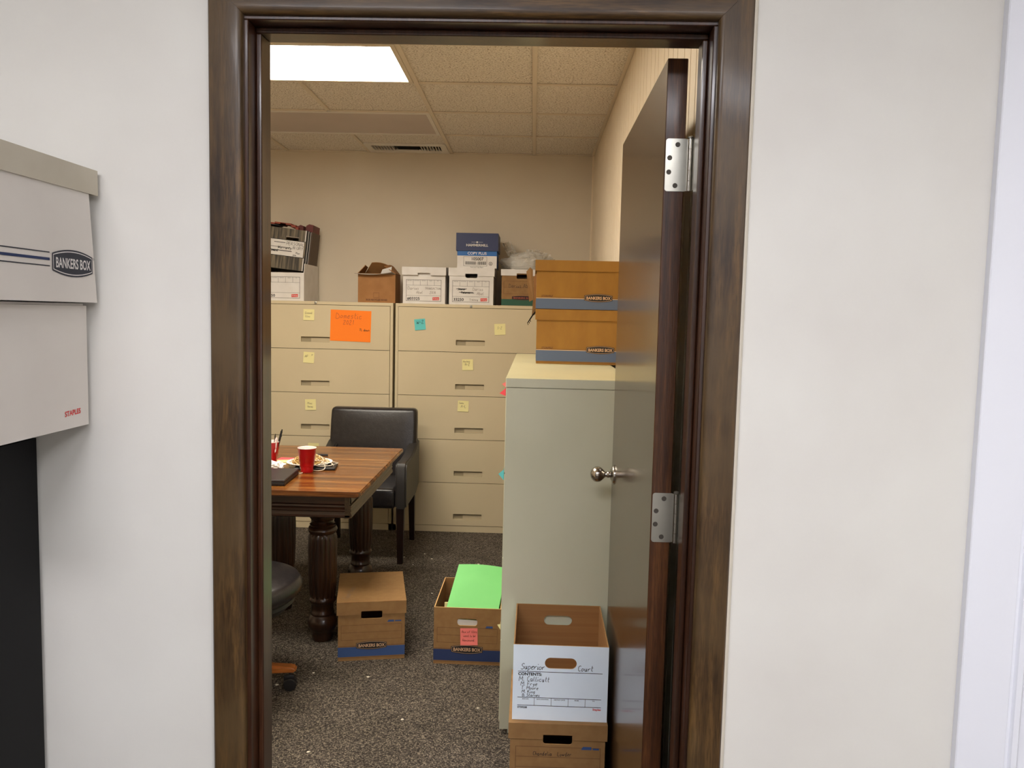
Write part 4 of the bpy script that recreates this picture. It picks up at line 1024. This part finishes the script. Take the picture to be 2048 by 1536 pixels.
tag(obj('pen', b, M['black_pl'], None, True, loc=(-1.150, 4.30, zt+.0003)), 'dark pen lying flat on the table behind the twine', 'pen')

# ------------------------------------------------------------------ black armchair behind the table
CX, CY0 = -1.045, 4.83
t = thing('armchair', 'black leather armchair pushed in behind the table', 'armchair', (CX, CY0+.3, 0))
def puff(name, x0, y0, z0, x1, y1, z1, bev, m, push=None):
    b = NB(); bx(b, x0, y0, z0, x1, y1, z1, bev, 4)
    bmesh.ops.subdivide_edges(b, edges=[e for e in b.edges if e.calc_length() > .15], cuts=6, use_grid_fill=True)
    if push:
        for v in b.verts: v.co = push(v.co.copy())
    return obj(name, b, m, t, True)
def pb(c):
    u = (c.x)/.29; v = (c.z-.42)/.50; c.y += -.014*(1-min(1, abs(u))**2)*(1-min(1, abs(2*v-1))**2)*(1 if c.y < .25 else -.4) + .075*(v-.2)
    c.x *= 1+.015*(1-v) - .03*max(0, v-.85)/.15*.5
    return c
puff('backrest', -.288, .150, .40, .288, .238, .905, .026, M['leather'], pb)
puff('seat', -.232, -.29, .345, .232, .190, .468, .024, M['leather'], lambda c: Vector((c.x, c.y, c.z+(.012*(1-(c.x/.23)**2)*(1-((c.y+.05)/.24)**2) if c.z > .43 else 0))))
for s in (-1, 1):
    b = NB(); P = [(-.300, .350), (-.300, .605), (-.285, .628), (-.255, .634), (-.12, .632), (.02, .642), (.12, .662), (.20, .690), (.262, .700), (.262, .400), (.12, .352)]
    x0 = s*.233; prism(b, [(x0, p[0], p[1]) for p in P], (s*.067, 0, 0))
    bmesh.ops.bevel(b, geom=[e for e in b.edges if abs(e.verts[0].co.x-e.verts[1].co.x) < 1e-6], offset=.010, segments=3, affect='EDGES')
    obj('arm', b, M['leather_arm'], t, True)
def leg4(b, x, y, z0, z1, s0, s1, dx=0, dy=0):
    v0 = [b.verts.new((x+dx+a*s0, y+dy+c*s0, z0)) for a, c in ((-1, -1), (1, -1), (1, 1), (-1, 1))]; v1 = [b.verts.new((x+a*s1, y+c*s1, z1)) for a, c in ((-1, -1), (1, -1), (1, 1), (-1, 1))]
    for i in range(4): b.faces.new((v0[i], v0[(i+1) % 4], v1[(i+1) % 4], v1[i]))
    b.faces.new(v0[::-1]); b.faces.new(v1)
for s in (-1, 1):
    b = NB(); leg4(b, s*.262, -.262, 0, .352, .016, .024); obj('leg', b, M['chair_leg'], t)
    b = NB(); leg4(b, s*.255, .225, 0, .42, .016, .022, dy=.055); obj('leg', b, M['chair_leg'], t)

# ------------------------------------------------------------------ swivel chair at the left of the doorway
SCX, SCY = -1.165, 3.125
t = thing('swivel_chair', 'black swivel chair with orange wooden foot, partly behind the door jamb', 'office chair', (SCX, SCY, 0))
b = NB(); prof = [(.02, .385), (.19, .385), (.240, .400), (.262, .425), (.264, .448), (.250, .470), (.225, .480), (.215, .481), (.205, .486), (.12, .492), (.01, .490)]
lathe(b, prof, seg=48)
for v in b.verts:
    a = math.atan2(v.co.y, v.co.x); v.co.y *= 1.02; v.co.z -= .02*(max(0, -v.co.y)/.26)**3
obj('seat', b, M['leather'], t, True)
b = NB(); lathe(b, [(.05, .318), (.14, .325), (.205, .350), (.235, .380), (.225, .395), (.02, .396)], seg=40); obj('seat_shell', b, M['black_pl'], t, True)
b = NB(); lathe(b, [(.034, .085), (.034, .20), (.024, .21), (.024, .36), (.045, .362)], seg=20); obj('column', b, M['black_metal'], t, True)
for k in range(5):
    a = R(12+72*k); f = bpy.data.objects.new('foot', None); COL.objects.link(f); f.parent = t; f.rotation_euler = (0, 0, a)
    b = NB(); P = [(.02, .085), (.02, .118), (.12, .112), (.225, .100), (.240, .094), (.244, .084), (.236, .076), (.12, .078)]
    prism(b, [(p[0], -.022, p[1]) for p in P], (0, .044, 0)); bmesh.ops.bevel(b, geom=b.edges[:], offset=.006, segments=2, affect='EDGES'); obj('foot_wood', b, M['stool_wood'], f, True)
    b = NB()
    for s in (-1, 1):
        c2 = NB()
        for v in lathe(b, [(.004, 0), (.023, .001), (.026, .004), (.026, .015), (.023, .018), (.004, .019)], seg=20): pass
        vs = b.verts[-120:]
        bmesh.ops.rotate(b, cent=(0, 0, 0), matrix=Matrix.Rotation(R(90), 3, 'X'), verts=vs); bmesh.ops.translate(b, vec=(.215, s*.016+.0095, .026), verts=vs)
        c2.free()
    bx(b, .190, -.006, .03, .232, .006, .062, .004, 2); bx(b, .210, -.005, .055, .220, .005, .083); obj('caster', b, M['black_pl'], f, True)
b = NB(); P = [(-.27, .60), (-.30, .70), (-.31, .88), (-.30, .96), (-.27, .965), (-.262, .88), (-.25, .70), (-.245, .60)]
prism(b, [(p[0], -.20, p[1]) for p in P], (0, .40, 0)); bmesh.ops.bevel(b, geom=b.edges[:], offset=.012, segments=3, affect='EDGES'); obj('backrest', b, M['leather'], t, True)
b = NB(); tube(b, [(-.05, 0, .38), (-.20, 0, .375), (-.30, 0, .42), (-.305, 0, .60), (-.295, 0, .70)], .016, 8); obj('back_bar', b, M['black_metal'], t, True)

# lint and paper crumbs on the carpet
b = NB(); rr = random.Random(4)
spots = [(-.78, 5.0), (-.66, 5.08), (-.70, 4.85), (-.60, 4.98), (-1.02, 3.20), (-.90, 3.32), (-.18, 3.06), (-.52, 4.35), (-.30, 4.9), (-.75, 2.7), (-.4, 2.6), (-.66, 3.3), (-1.3, 5.2), (-.23, 4.2), (-.46, 2.95)]
for x, y in spots:
    s = rr.uniform(.003, .006); a = rr.uniform(0, 3)
    prism(b, [(x+s*math.cos(a+q)*(1+.8*(q == 0)), y+s*math.sin(a+q), .0004) for q in (0, 1.5, 3.0, 4.4)], (0, 0, .003))
o = obj('carpet_lint', b, M['lint']); tag(o, 'scattered crumbs of white paper lint on the carpet', 'lint'); o['kind'] = 'stuff'
